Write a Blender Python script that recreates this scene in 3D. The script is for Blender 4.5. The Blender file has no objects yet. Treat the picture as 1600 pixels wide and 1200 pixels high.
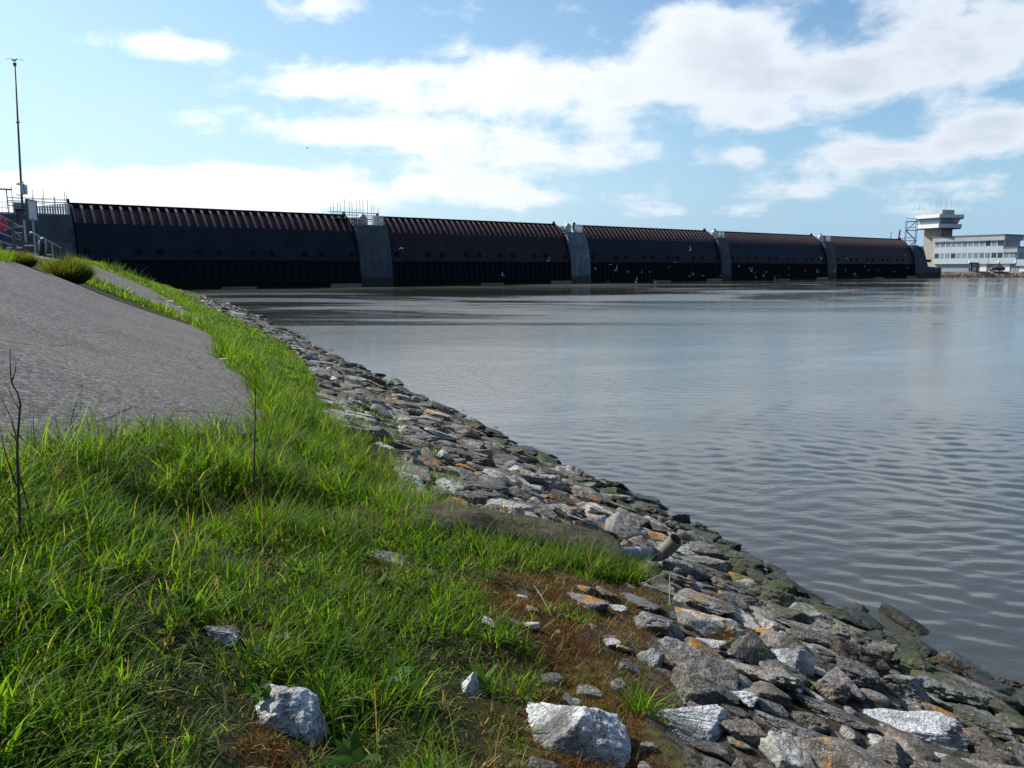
import bpy, math, random
import numpy as np
from mathutils import Matrix, Vector, Euler, noise as mnoise

rng = np.random.default_rng(7)
random.seed(7)
S = bpy.context.scene
COL = S.collection

# ------------------------------------------------------------------ camera
EYE = 2.93
PITCH = math.atan((600 - 418) / 1202.0)
cam = bpy.data.cameras.new('camera')
cam.sensor_width = 36.0
cam.lens = 36.0 * 1202.0 / 1600.0
cam.clip_start = 0.05
cam.clip_end = 9000.0
cam_ob = bpy.data.objects.new('camera', cam)
COL.objects.link(cam_ob)
cam_ob.location = (0, 0, EYE)
cam_ob.rotation_euler = (math.pi / 2 - PITCH, 0, 0)
S.camera = cam_ob

# ------------------------------------------------------------------ exposure, sun, sky
S.view_settings.view_transform = 'Standard'
S.view_settings.look = 'None'
S.view_settings.gamma = 1.0
S.view_settings.exposure = 0.3
SUN_AZ, SUN_EL = math.radians(-62), math.radians(41)
sun = bpy.data.lights.new('sun', 'SUN')
sun.energy = 5.0
sun.angle = math.radians(0.5)
sun.color = (1.0, 0.955, 0.88)
sun_ob = bpy.data.objects.new('sun', sun)
COL.objects.link(sun_ob)
sdir = Vector((math.sin(SUN_AZ) * math.cos(SUN_EL), math.cos(SUN_AZ) * math.cos(SUN_EL), math.sin(SUN_EL)))
sun_ob.rotation_euler = sdir.to_track_quat('Z', 'Y').to_euler()

W = bpy.data.worlds.new('World')
S.world = W
W.use_nodes = True


class NT:
    """small helper to write node trees"""
    def __init__(s, tree):
        s.t = tree
        s.n = tree.nodes
        s.l = tree.links

    def node(s, typ, **kw):
        n = s.n.new(typ)
        for k, v in kw.items():
            setattr(n, k, v)
        return n

    def put(s, sock, v):
        if hasattr(v, 'is_output') or isinstance(v, bpy.types.NodeSocket):
            s.l.new(v, sock)
        elif v is not None:
            sock.default_value = v

    def math(s, op, a, b=None, c=None, clamp=False):
        n = s.node('ShaderNodeMath', operation=op, use_clamp=clamp)
        for i, v in enumerate((a, b, c)):
            if v is not None:
                s.put(n.inputs[i], v)
        return n.outputs[0]

    def vmath(s, op, a, b=None):
        n = s.node('ShaderNodeVectorMath', operation=op)
        s.put(n.inputs[0], a)
        if b is not None:
            s.put(n.inputs[1], b)
        return n.outputs[0]

    def noise(s, vec, scale, detail=4, rough=0.55, dist=0.0):
        n = s.node('ShaderNodeTexNoise')
        s.put(n.inputs['Vector'], vec)
        n.inputs['Scale'].default_value = scale
        n.inputs['Detail'].default_value = detail
        n.inputs['Roughness'].default_value = rough
        n.inputs['Distortion'].default_value = dist
        return n.outputs['Fac']

    def voro(s, vec, scale, feature='F1', out='Distance'):
        n = s.node('ShaderNodeTexVoronoi', feature=feature)
        s.put(n.inputs['Vector'], vec)
        n.inputs['Scale'].default_value = scale
        return n.outputs[out]

    def ramp(s, fac, stops, interp='LINEAR'):
        n = s.node('ShaderNodeValToRGB')
        cr = n.color_ramp
        cr.interpolation = interp
        while len(cr.elements) < len(stops):
            cr.elements.new(0.5)
        for e, (p, c) in zip(cr.elements, stops):
            e.position = p
            e.color = (c, c, c, 1) if isinstance(c, (int, float)) else (*c, 1)
        s.put(n.inputs[0], fac)
        return n.outputs[0]

    def mix(s, fac, a, b, blend='MIX'):
        n = s.node('ShaderNodeMix', data_type='RGBA', blend_type=blend)
        s.put(n.inputs['Factor'], fac)
        s.put(n.inputs['A'], a if not isinstance(a, tuple) else (*a[:3], 1))
        s.put(n.inputs['B'], b if not isinstance(b, tuple) else (*b[:3], 1))
        return n.outputs['Result']

    def smooth(s, v, lo, hi):
        n = s.node('ShaderNodeMapRange', interpolation_type='SMOOTHSTEP')
        s.put(n.inputs['Value'], v)
        n.inputs['From Min'].default_value = lo
        n.inputs['From Max'].default_value = hi
        return n.outputs['Result']

    def bump(s, height, strength=0.5, dist=0.02, normal=None):
        n = s.node('ShaderNodeBump')
        s.put(n.inputs['Height'], height)
        n.inputs['Strength'].default_value = strength
        n.inputs['Distance'].default_value = dist
        if normal is not None:
            s.put(n.inputs['Normal'], normal)
        return n.outputs['Normal']


def px_dir(x, y):
    """direction in the world of a pixel of the 1600 x 1200 photograph"""
    fw = np.array([0, math.cos(PITCH), -math.sin(PITCH)])
    up = np.array([0, math.sin(PITCH), math.cos(PITCH)])
    d = fw + np.array([1, 0, 0]) * (x - 800) / 1202.0 + up * (600 - y) / 1202.0
    return d


def build_sky():
    t = NT(W.node_tree)
    t.n.clear()
    sky = t.node('ShaderNodeTexSky', sky_type='NISHITA')
    sky.sun_disc = False
    sky.sun_elevation = SUN_EL
    sky.sun_rotation = SUN_AZ
    sky.altitude = 10
    sky.air_density = 1.0
    sky.dust_density = 1.2
    sky.ozone_density = 1.6
    bg = t.node('ShaderNodeBackground')
    bg.inputs['Strength'].default_value = 0.085
    out = t.node('ShaderNodeOutputWorld')
    tc = t.node('ShaderNodeTexCoord')
    D = tc.outputs['Generated']
    sx = t.node('ShaderNodeSeparateXYZ')
    t.put(sx.inputs[0], D)
    x, y, z = sx.outputs
    az = t.math('ARCTAN2', x, y)
    el = t.math('ARCSINE', z)
    # cloud deck coordinates: shrink towards the horizon
    den = t.math('ADD', t.math('MAXIMUM', z, 0.0), 0.10)
    cv = t.node('ShaderNodeCombineXYZ')
    t.put(cv.inputs[0], t.math('DIVIDE', x, den))
    t.put(cv.inputs[1], t.math('DIVIDE', y, den))
    cv.inputs[2].default_value = 3.7
    cxy = cv.outputs[0]
    n1 = t.noise(cxy, 1.25, 8, 0.62, 0.25)
    n2 = t.noise(cxy, 4.6, 6, 0.62, 0.2)
    # angular wisps
    av = t.node('ShaderNodeCombineXYZ')
    t.put(av.inputs[0], t.math('MULTIPLY', az, 7.0))
    t.put(av.inputs[1], t.math('MULTIPLY', el, 11.0))
    n3 = t.noise(av.outputs[0], 1.7, 10, 0.60, 0.25)
    blobs = [  # centre and half size in photograph pixels, weight
        (760, 120, 170, 66, .92), (1010, 145, 240, 54, .92), (1330, 125, 280, 48, .98), (1500, 50, 230, 95, 1.0),
        (1150, 60, 90, 60, .8), (1180, 190, 110, 22, .7), (500, 130, 130, 34, 1.05), (560, 207, 190, 26, 1.1), (255, 70, 120, 24, 1.05), (1080, 60, 110, 45, .8),
        (500, 8, 130, 30, .95), (860, 247, 230, 30, .95), (720, 288, 110, 20, .8), (860, 312, 150, 20, .75),
        (1350, 245, 130, 30, 1.25), (1250, 300, 130, 18, .8), (1160, 243, 40, 14, .7),
        (1545, 203, 100, 36, 1.35), (1530, 290, 110, 22, .85), (350, 300, 330, 42, 1.1), (120, 318, 260, 45, 1.0), (400, 275, 110, 20, .7),
        (1010, 335, 60, 13, .7), (1150, 328, 60, 11, .6), (1450, 330, 90, 14, .6), (760, 10, 70, 30, .6), (1080, 15, 60, 20, .55),
    ]
    tot = None
    for (cx, cy, rx, ry, w) in blobs:
        d = px_dir(cx, cy)
        d = d / np.linalg.norm(d)
        a0, e0 = math.atan2(d[0], d[1]), math.asin(d[2])
        d1 = px_dir(cx + rx, cy); d1 /= np.linalg.norm(d1)
        d2 = px_dir(cx, cy - ry); d2 /= np.linalg.norm(d2)
        sa = abs(math.atan2(d1[0], d1[1]) - a0)
        se = abs(math.asin(d2[2]) - e0)
        qa = t.math('MULTIPLY', t.math('SUBTRACT', az, a0), 1 / sa)
        qe = t.math('MULTIPLY', t.math('SUBTRACT', el, e0), 1 / se)
        r2 = t.math('ADD', t.math('MULTIPLY', qa, qa), t.math('MULTIPLY', qe, qe))
        g = t.math('MULTIPLY', t.math('EXPONENT', t.math('MULTIPLY', r2, -1.0)), w)
        tot = g if tot is None else t.math('ADD', tot, g)
    # clouds elsewhere round the sky, behind the camera and overhead
    behind = t.smooth(t.math('ABSOLUTE', az), 0.75, 1.3)
    over = t.smooth(el, 0.40, 0.65)
    other = t.math('MULTIPLY', t.math('MAXIMUM', behind, over), 0.30)
    tot = t.math('ADD', t.math('MINIMUM', tot, 1.35), other)
    nz = t.math('ADD', t.math('MULTIPLY', t.math('SUBTRACT', n3, 0.5), 2.2), t.math('ADD', t.math('MULTIPLY', t.math('SUBTRACT', n1, 0.5), 1.0), t.math('MULTIPLY', t.math('SUBTRACT', n2, 0.5), 0.6)))
    dens = t.math('ADD', tot, nz)
    alpha = t.math('MULTIPLY', t.smooth(dens, 0.30, 1.06), 0.95)
    alpha = t.math('MULTIPLY', alpha, t.smooth(el, -0.01, 0.02))
    # cloud radiance: white towards the sun, greyer away from it and in thick parts
    sd = t.node('ShaderNodeVectorMath', operation='DOT_PRODUCT')
    t.put(sd.inputs[0], D)
    sd.inputs[1].default_value = tuple(sdir)
    toward = t.smooth(sd.outputs['Value'], 0.12, 0.80)
    c_far = t.mix(t.smooth(dens, 0.8, 1.9), (8.0, 8.7, 9.5, 1), (5.9, 6.6, 7.6, 1))
    c_col = t.mix(toward, c_far, (11.5, 11.7, 11.8, 1))
    tint = t.node('ShaderNodeMix', data_type='RGBA', blend_type='MULTIPLY')
    tint.inputs['Factor'].default_value = 1.0
    t.put(tint.inputs['A'], sky.outputs[0])
    tint.inputs['B'].default_value = (1.10, 1.38, 1.50, 1)
    # pale blue air low over the water
    low = t.math('MULTIPLY', t.smooth(el, 0.26, -0.02), 0.9)
    air = t.mix(toward, (3.9, 6.0, 8.2, 1), (7.6, 9.3, 10.2, 1))
    clear = t.mix(low, tint.outputs['Result'], air)
    clear = t.mix(t.math('MULTIPLY', t.math('MULTIPLY', toward, 0.46), t.math('ADD', 0.25, t.math('MULTIPLY', t.smooth(el, 0.48, 0.08), 0.75))), clear, (6.4, 8.7, 10.0, 1))
    # the sky behind the camera, away from the sun, is a deeper blue
    rear = t.smooth(y, 0.25, -0.30)
    clear = t.mix(t.math('MULTIPLY', rear, 0.55), clear, (0.3, 0.7, 1.6, 1))
    fin = t.mix(alpha, clear, c_col)
    t.put(bg.inputs['Color'], fin)
    t.l.new(bg.outputs[0], out.inputs[0])


build_sky()

# ------------------------------------------------------------------ helpers
def tag(o, label=None, cat=None, group=None, kind=None):
    if label: o['label'] = label
    if cat: o['category'] = cat
    if group: o['group'] = group
    if kind: o['kind'] = kind
    return o


def empty(name, loc=(0, 0, 0), rz=0.0):
    o = bpy.data.objects.new(name, None)
    o.empty_display_size = 0.2
    COL.objects.link(o)
    o.location = loc
    o.rotation_euler = (0, 0, rz)
    return o


def np_mesh(name, verts, quads=None, tris=None, smooth=False, col=None, mats=None, polys=None):
    """mesh from numpy arrays (n,3), (q,4), (t,3); col = point colours (n,4)"""
    me = bpy.data.meshes.new(name)
    verts = np.asarray(verts, np.float32)
    me.vertices.add(len(verts))
    me.vertices.foreach_set('co', verts.ravel())
    loops, starts, tot = [], [], 0
    if quads is not None and len(quads):
        q = np.asarray(quads, np.int32)
        loops.append(q.ravel()); starts.append(tot + np.arange(len(q)) * 4); tot += q.size
    if tris is not None and len(tris):
        q = np.asarray(tris, np.int32)
        loops.append(q.ravel()); starts.append(tot + np.arange(len(q)) * 3); tot += q.size
    L = np.concatenate(loops).astype(np.int32)
    P = np.concatenate(starts).astype(np.int32)
    me.loops.add(len(L))
    me.loops.foreach_set('vertex_index', L)
    me.polygons.add(len(P))
    me.polygons.foreach_set('loop_start', P)
    me.update(calc_edges=True)
    me.validate()
    if smooth:
        me.polygons.foreach_set('use_smooth', np.ones(len(me.polygons), bool))
    if col is not None:
        a = me.color_attributes.new('col', 'FLOAT_COLOR', 'POINT')
        a.data.foreach_set('color', np.asarray(col, np.float32).ravel())
    for m in mats or ():
        me.materials.append(m)
    return me


def add_ob(name, me, parent=None, loc=None):
    o = bpy.data.objects.new(name, me)
    COL.objects.link(o)
    if parent is not None:
        o.parent = parent
    if loc is not None:
        o.location = loc
    return o


class MB:
    """collects boxes, prisms and tubes and links them as ONE mesh object"""
    def __init__(s):
        s.v, s.f = [], []

    def add(s, vs, fs):
        b = len(s.v)
        s.v += [tuple(v) for v in vs]
        s.f += [tuple(i + b for i in f) for f in fs]
        return s

    def box(s, x0, x1, y0, y1, z0, z1):
        return s.add([(x0, y0, z0), (x1, y0, z0), (x1, y1, z0), (x0, y1, z0), (x0, y0, z1), (x1, y0, z1), (x1, y1, z1), (x0, y1, z1)],
                     [(0, 3, 2, 1), (4, 5, 6, 7), (0, 1, 5, 4), (1, 2, 6, 5), (2, 3, 7, 6), (3, 0, 4, 7)])

    def prism(s, poly, a0, a1, axis='x'):
        """polygon in the two other axes, extruded along axis"""
        n = len(poly)
        mk = {'x': lambda p, a: (a, p[0], p[1]), 'y': lambda p, a: (p[0], a, p[1]), 'z': lambda p, a: (p[0], p[1], a)}[axis]
        vs = [mk(p, a0) for p in poly] + [mk(p, a1) for p in poly]
        fs = [tuple(range(n))[::-1], tuple(range(n, 2 * n))] + [(i, (i + 1) % n, n + (i + 1) % n, n + i) for i in range(n)]
        return s.add(vs, fs)

    def tube(s, pts, r, n=6, cap=True):
        pts = [Vector(p) for p in pts]
        rs = r if isinstance(r, (list, tuple)) else [r] * len(pts)
        vs, fs = [], []
        ref = Vector((0, 0, 1))
        for i, p in enumerate(pts):
            d = (pts[min(i + 1, len(pts) - 1)] - pts[max(i - 1, 0)]).normalized()
            up = ref if abs(d.dot(ref)) < 0.95 else Vector((1, 0, 0))
            a = d.cross(up).normalized()
            b = a.cross(d)
            for k in range(n):
                t = 2 * math.pi * k / n
                vs.append(p + (a * math.cos(t) + b * math.sin(t)) * rs[i])
        for i in range(len(pts) - 1):
            for k in range(n):
                fs.append((i * n + k, i * n + (k + 1) % n, (i + 1) * n + (k + 1) % n, (i + 1) * n + k))
        if cap:
            fs.append(tuple(range(n))[::-1])
            fs.append(tuple(range((len(pts) - 1) * n, len(pts) * n)))
        return s.add(vs, fs)

    def lathe(s, prof, n=16, c=(0, 0, 0)):
        """prof: (radius, z) from bottom to top"""
        vs = [(c[0] + r * math.cos(2 * math.pi * k / n), c[1] + r * math.sin(2 * math.pi * k / n), c[2] + z) for r, z in prof for k in range(n)]
        fs = [(i * n + k, i * n + (k + 1) % n, (i + 1) * n + (k + 1) % n, (i + 1) * n + k) for i in range(len(prof) - 1) for k in range(n)]
        fs += [tuple(range(n))[::-1], tuple(range((len(prof) - 1) * n, len(prof) * n))]
        return s.add(vs, fs)

    def build(s, name, mat, parent=None, loc=None, smooth=False, bevel=0.0):
        me = bpy.data.meshes.new(name)
        me.from_pydata(s.v, [], s.f)
        me.update()
        if smooth:
            me.polygons.foreach_set('use_smooth', np.ones(len(me.polygons), bool))
        me.materials.append(mat)
        o = add_ob(name, me, parent, loc)
        if bevel:
            m = o.modifiers.new('bevel', 'BEVEL')
            m.width = bevel
            m.segments = 2
            m.limit_method = 'ANGLE'
        return o


def copy_tree(o, parent=None):
    c = o.copy()
    COL.objects.link(c)
    if parent is not None:
        c.parent = parent
    for ch in o.children:
        copy_tree(ch, c)
    return c


# ------------------------------------------------------------------ value noise in numpy
def _hash(i, j, k, seed):
    h = (i * 374761393 + j * 668265263 + k * 2147483647 + seed * 974634777) & 0xFFFFFFFF
    h = ((h ^ (h >> 13)) * 1274126177) & 0xFFFFFFFF
    h = h ^ (h >> 16)
    return (h & 0xFFFFFF) / float(0xFFFFFF)


def vnoise(P, seed=0):
    P = np.asarray(P, np.float64)
    I = np.floor(P).astype(np.int64)
    F = P - I
    F = F * F * (3 - 2 * F)
    r = 0
    for a in (0, 1):
        wx = F[:, 0] if a else 1 - F[:, 0]
        for b in (0, 1):
            wy = F[:, 1] if b else 1 - F[:, 1]
            for c in (0, 1):
                wz = F[:, 2] if c else 1 - F[:, 2]
                r = r + wx * wy * wz * _hash(I[:, 0] + a, I[:, 1] + b, I[:, 2] + c, seed)
    return r


def fbm(P, octaves=4, seed=0, gain=0.5):
    P = np.asarray(P, np.float64)
    r, a, tot = 0, 1.0, 0.0
    for o in range(octaves):
        r = r + a * (vnoise(P * 2.03 ** o + 17.3 * o, seed + o) - 0.5)
        tot += a
        a *= gain
    return r / tot * 2


def n2(x, y, sc, octaves=3, seed=0):
    return fbm(np.stack([x * sc, y * sc, np.full_like(x, 0.37)], 1), octaves, seed)


# ------------------------------------------------------------------ the lie of the land
SHORE = np.array([(14, -22), (9.5, -10), (7.0, -4), (5.6, -.8), (4.75, 1.5), (4.05, 3.3), (3.45, 4.8), (3.2, 5.35), (2.76, 6.27), (2.45, 7.2), (2.05, 8.3), (1.61, 9.37), (.85, 10.74), (-.05, 12.56),
                  (-1.0, 14.8), (-2.05, 16.96), (-3.3, 19.57), (-4.85, 22.95), (-6.75, 26.85), (-10.2, 34.9), (-13.3, 41), (-18.6, 53.3), (-28, 72), (-40, 88), (-53, 97.5), (-75, 101), (-140, 106)], float)


def shore_dist(x, y):
    """distance from the water's edge, positive inland"""
    x = np.asarray(x, float); y = np.asarray(y, float)
    best = np.full(x.shape, 1e9); sgn = np.ones(x.shape)
    for (ax, ay), (bx, by) in zip(SHORE[:-1], SHORE[1:]):
        ex, ey = bx - ax, by - ay
        L2 = ex * ex + ey * ey
        t = np.clip(((x - ax) * ex + (y - ay) * ey) / L2, 0, 1)
        dx, dy = x - (ax + t * ex), y - (ay + t * ey)
        d = np.hypot(dx, dy)
        c = ex * (y - ay) - ey * (x - ax)
        m = d < best
        best = np.where(m, d, best)
        sgn = np.where(m, np.sign(c), sgn)
    return best * sgn


PS = np.array([-60, -6, 0, 3.3, 4.7, 6, 8.5, 10, 14, 40, 900.])
PZ = np.array([-2.2, -2.1, 0, 1.08, 1.50, 1.98, 3.12, 3.45, 3.55, 3.6, 3.7])


def base_z(x, y):
    s = shore_dist(x, y)
    return (np.interp(s - .35, PS, PZ) + np.interp(s, PS, PZ) + np.interp(s + .35, PS, PZ)) / 3


def ground_at(px, py):
    """the point of the ground that the photograph shows at a pixel"""
    d = px_dir(px, py)
    t = np.geomspace(0.6, 260, 1400)
    X, Y, Z = t * d[0], t * d[1], EYE + t * d[2]
    g = base_z(X, Y)
    w = np.nonzero(Z < g)[0]
    if len(w) == 0:
        return None
    i = w[0]
    a, b = Z[i - 1] - g[i - 1], g[i] - Z[i]
    tt = t[i - 1] + (t[i] - t[i - 1]) * a / (a + b + 1e-9)
    return np.array([tt * d[0], tt * d[1]])


def trace(pts):
    return [ground_at(*p) for p in pts if ground_at(*p) is not None]


def in_poly(x, y, poly):
    r = np.zeros(x.shape, bool)
    n = len(poly)
    for i in range(n):
        (x0, y0), (x1, y1) = poly[i], poly[(i + 1) % n]
        c = (y0 > y) != (y1 > y)
        xx = x0 + (y - y0) * (x1 - x0) / ((y1 - y0) if y1 != y0 else 1e-9)
        r ^= c & (x < xx)
    return r


def poly_dist(x, y, poly, closed=True):
    """distance to a polyline and the nearest point on it"""
    best = np.full(x.shape, 1e9); nx = x.copy(); ny = y.copy()
    n = len(poly)
    for i in range(n if closed else n - 1):
        (ax, ay), (bx, by) = poly[i], poly[(i + 1) % n]
        ex, ey = bx - ax, by - ay
        t = np.clip(((x - ax) * ex + (y - ay) * ey) / (ex * ex + ey * ey + 1e-12), 0, 1)
        qx, qy = ax + t * ex, ay + t * ey
        d = np.hypot(x - qx, y - qy)
        m = d < best
        best = np.where(m, d, best); nx = np.where(m, qx, nx); ny = np.where(m, qy, ny)
    return best, nx, ny


# asphalt panels, grass and moss outlines
near_edge = trace([(0, 748), (60, 718), (150, 698), (270, 684), (400, 686), (413, 650), (408, 618), (378, 590), (352, 566), (347, 545), (336, 531), (300, 507), (245, 484), (185, 463), (130, 442), (85, 420), (55, 408)])
far_end = [(-11.6, 17.6), (-13.5, 19.5), (-17, 18.5), (-30, 14), (-30, 0), (-12, -2), (-5.2, 2.2)]
PAV1 = near_edge + [np.array(p) for p in far_end]
p2a = trace([(95, 420), (135, 439), (190, 460), (250, 481), (300, 502), (333, 521)])
p2b = trace([(318, 505), (290, 487), (268, 471), (235, 453), (205, 440), (182, 430)])
PAV2 = [np.array((-14.6, 20.2))] + p2a + p2b + [np.array(p) for p in [(-24, 38.5), (-34, 56), (-48, 72), (-70, 70), (-60, 40), (-40, 22), (-20, 19.2)]]
rock_edge_near = trace([(455, 540), (490, 582), (512, 622), (524, 660), (540, 690), (568, 735), (618, 775), (685, 803), (760, 830), (880, 866), (985, 880), (1012, 912), (900, 912), (800, 905), (752, 930), (790, 985), (838, 1010), (845, 1060), (832, 1110), (812, 1200), (800, 1330)])


def offset_shore(d, y0, y1):
    out = []
    for i in range(1, len(SHORE) - 1):
        if y0 <= SHORE[i][1] <= y1:
            tx, ty = SHORE[i + 1] - SHORE[i - 1]
            l = math.hypot(tx, ty)
            out.append(SHORE[i] + np.array((-ty, tx)) / l * d)
    return out


GRASS = [np.array(p) for p in [(-3, -2.5), (-14, -3), (-20, 8), (-24, 30), (-40, 60), (-75, 90), (-75, 97)]] + offset_shore(2.6, 37, 98)[::-1] + rock_edge_near + [np.array((0.4, 0.2))]
MOSS = trace([(745, 925), (800, 902), (900, 908), (1005, 915), (1045, 950), (1010, 1000), (1020, 1060), (1000, 1100), (1010, 1200), (960, 1260), (830, 1230), (850, 1090), (842, 1012), (790, 985)])
MOSS2 = trace([(385, 1120), (430, 1130), (470, 1185), (500, 1230), (380, 1240), (370, 1180)])
DIP = trace([(235, 800), (320, 792), (400, 790), (500, 795)])


def ground_z(x, y):
    z = base_z(x, y)
    s = shore_dist(x, y)
    near = np.clip(1.4 - np.hypot(x, y) / 60, 0.15, 1)
    z = z + near * (0.07 * n2(x, y, 1.1, 3, 11) + 0.035 * n2(x, y, 4.0, 2, 12)) * np.clip((9.5 - s) / 2, 0.25, 1) * np.clip((s + 1) / 2, 0, 1)
    d, _, _ = poly_dist(x, y, DIP, closed=False)
    z = z - 0.17 * np.exp(-(d / 0.22) ** 2)
    for P_ in (PAV1, PAV2):
        i_ = in_poly(x, y, P_)
        if i_.any():
            d_, _, _ = poly_dist(x[i_], y[i_], P_)
            zz = base_z(x[i_], y[i_]) - .01
            z[i_] = np.where(d_ > .12, np.minimum(z[i_], zz), z[i_])
    return z


def gz1(x, y):
    return float(ground_z(np.array([float(x)]), np.array([float(y)]))[0])


def pavement_z(x, y):
    return base_z(x, y) + 0.05 + 0.02 * n2(x, y, 0.5, 2, 5)


# ------------------------------------------------------------------ materials
def new_mat(name):
    m = bpy.data.materials.new(name)
    m.use_nodes = True
    t = NT(m.node_tree)
    t.n.clear()
    out = t.node('ShaderNodeOutputMaterial')
    p = t.node('ShaderNodeBsdfPrincipled')
    t.l.new(p.outputs[0], out.inputs[0])
    t.p, t.out = p, out
    t.pos = t.node('ShaderNodeNewGeometry').outputs['Position']
    return m, t


def plain(name, col, rough=0.6, metal=0.0, var=0.18, scale=3.0, bump=0.0, streak=None):
    """painted, concrete or metal surface with blotchy wear and fine grain; streak = colour that has run down it"""
    m, t = new_mat(name)
    tc = t.node('ShaderNodeTexCoord').outputs['Object']
    a = t.noise(tc, scale, 5, 0.6)
    b = t.noise(tc, scale * 9, 3, 0.6)
    f = t.math('ADD', t.math('MULTIPLY', a, 0.7), t.math('MULTIPLY', b, 0.3))
    lo = tuple(c * (1 - var) for c in col); hi = tuple(min(1, c * (1 + var)) for c in col)
    c = t.ramp(f, [(0.3, lo), (0.7, hi)])
    if streak:
        w = t.vmath('ADD', t.vmath('MULTIPLY', t.pos, (1.0, 1.0, 0.07)), (0, 0, 0))
        st = t.noise(w, 0.9, 6, 0.7, 0.2)
        c = t.mix(t.math('MULTIPLY', t.smooth(st, 0.50, 0.72), 0.75), c, (*streak, 1))
        st2 = t.noise(t.vmath('ADD', w, (40, 3, 1)), 1.6, 6, 0.7, 0.2)
        c = t.mix(t.math('MULTIPLY', t.smooth(st2, 0.58, 0.74), 0.5), c, tuple(x * 2.2 for x in col) + (1,))
        sz = t.node('ShaderNodeSeparateXYZ')
        t.put(sz.inputs[0], t.pos)
        tide = t.math('ADD', sz.outputs[2], t.math('MULTIPLY', t.math('SUBTRACT', st, 0.5), 1.6))
        c = t.mix(t.math('MULTIPLY', t.smooth(tide, 1.7, 1.1), 0.75), c, (0.016, 0.016, 0.009, 1))
    t.put(t.p.inputs['Base Color'], c)
    t.put(t.p.inputs['Roughness'], t.math('ADD', t.math('MULTIPLY', b, 0.2), rough - 0.1))
    t.p.inputs['Metallic'].default_value = metal
    if bump:
        t.put(t.p.inputs['Normal'], t.bump(f, 0.5, bump))
    return m


M = {}
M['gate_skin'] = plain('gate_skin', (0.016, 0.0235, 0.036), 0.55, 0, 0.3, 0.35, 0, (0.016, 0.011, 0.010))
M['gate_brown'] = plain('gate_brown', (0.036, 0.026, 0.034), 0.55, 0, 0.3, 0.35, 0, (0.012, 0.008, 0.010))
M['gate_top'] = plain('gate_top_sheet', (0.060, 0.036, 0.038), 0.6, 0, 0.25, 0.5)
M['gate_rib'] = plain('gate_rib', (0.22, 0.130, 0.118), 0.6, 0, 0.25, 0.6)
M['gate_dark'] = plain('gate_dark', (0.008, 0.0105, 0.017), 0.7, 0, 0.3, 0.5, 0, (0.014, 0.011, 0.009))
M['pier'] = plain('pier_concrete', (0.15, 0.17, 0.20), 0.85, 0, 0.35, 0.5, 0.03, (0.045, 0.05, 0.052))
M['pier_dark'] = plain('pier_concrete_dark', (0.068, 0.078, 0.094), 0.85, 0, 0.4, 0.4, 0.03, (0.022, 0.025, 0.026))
M['galv'] = plain('galvanised_steel', (0.34, 0.36, 0.38), 0.5, 0.4, 0.15, 2.0)
M['galv_dark'] = plain('weathered_steel', (0.10, 0.11, 0.12), 0.55, 0.3, 0.2, 2.0)
M['white_panel'] = plain('white_panel', (0.62, 0.65, 0.67), 0.5, 0, 0.1, 0.8)
M['sill'] = plain('wet_sill', (0.20, 0.17, 0.10), 0.6, 0, 0.4, 1.5, 0.02)
M['white_paint'] = plain('white_paint', (0.64, 0.65, 0.65), 0.6, 0, 0.08, 0.7)
M['concrete_panel'] = plain('concrete_panel', (0.40, 0.465, 0.52), 0.8, 0, 0.12, 0.6)
M['fascia'] = plain('fascia_concrete', (0.34, 0.37, 0.38), 0.8, 0, 0.22, 0.4)
M['tower_concrete'] = plain('tower_concrete', (0.27, 0.265, 0.23), 0.85, 0, 0.15, 0.4)
M['roof_edge'] = plain('roof_edge', (0.10, 0.11, 0.14), 0.6, 0, 0.2, 0.5)
M['blue_grey'] = plain('blue_grey_wall', (0.20, 0.26, 0.33), 0.7, 0, 0.15, 0.5)
M['black'] = plain('black_plastic', (0.012, 0.012, 0.014), 0.45, 0, 0.3, 3)
M['car_paint'] = plain('dark_car_paint', (0.014, 0.015, 0.018), 0.25, 0.2, 0.15, 1)
M['tyre'] = plain('tyre_rubber', (0.02, 0.02, 0.02), 0.85, 0, 0.2, 4)
M['rim'] = plain('wheel_rim', (0.62, 0.60, 0.56), 0.35, 0.6, 0.1, 4)
M['red'] = plain('red_cloth', (0.62, 0.06, 0.09), 0.8, 0, 0.1, 5)
M['sock'] = plain('faded_red_cloth', (0.36, 0.08, 0.09), 0.8, 0, 0.2, 3)
M['pink'] = plain('pink_cloth', (0.45, 0.03, 0.13), 0.8, 0, 0.15, 5)
M['yellow'] = plain('yellow_cloth', (0.62, 0.40, 0.06), 0.8, 0, 0.1, 5)
M['jeans'] = plain('blue_cloth', (0.03, 0.06, 0.16), 0.85, 0, 0.2, 8)
M['skin'] = plain('skin', (0.50, 0.30, 0.22), 0.55, 0, 0.05, 8)
M['hair'] = plain('hair', (0.03, 0.02, 0.015), 0.6, 0, 0.2, 20)
M['pvc'] = plain('grey_pvc', (0.19, 0.205, 0.235), 0.45, 0, 0.2, 14)
M['pvc_old'] = plain('dirty_pvc', (0.15, 0.145, 0.12), 0.6, 0, 0.4, 16)
M['litter'] = plain('white_litter', (0.82, 0.82, 0.80), 0.6, 0, 0.06, 12)
M['stalk'] = plain('dead_stalk', (0.060, 0.047, 0.040), 0.8, 0, 0.3, 20)
M['straw'] = plain('straw', (0.40, 0.34, 0.18), 0.7, 0, 0.25, 20)
M['step'] = plain('stair_step', (0.70, 0.69, 0.66), 0.8, 0, 0.1, 3)
M['globe'] = plain('lamp_globe', (0.80, 0.80, 0.78), 0.3, 0, 0.03, 3)


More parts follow.
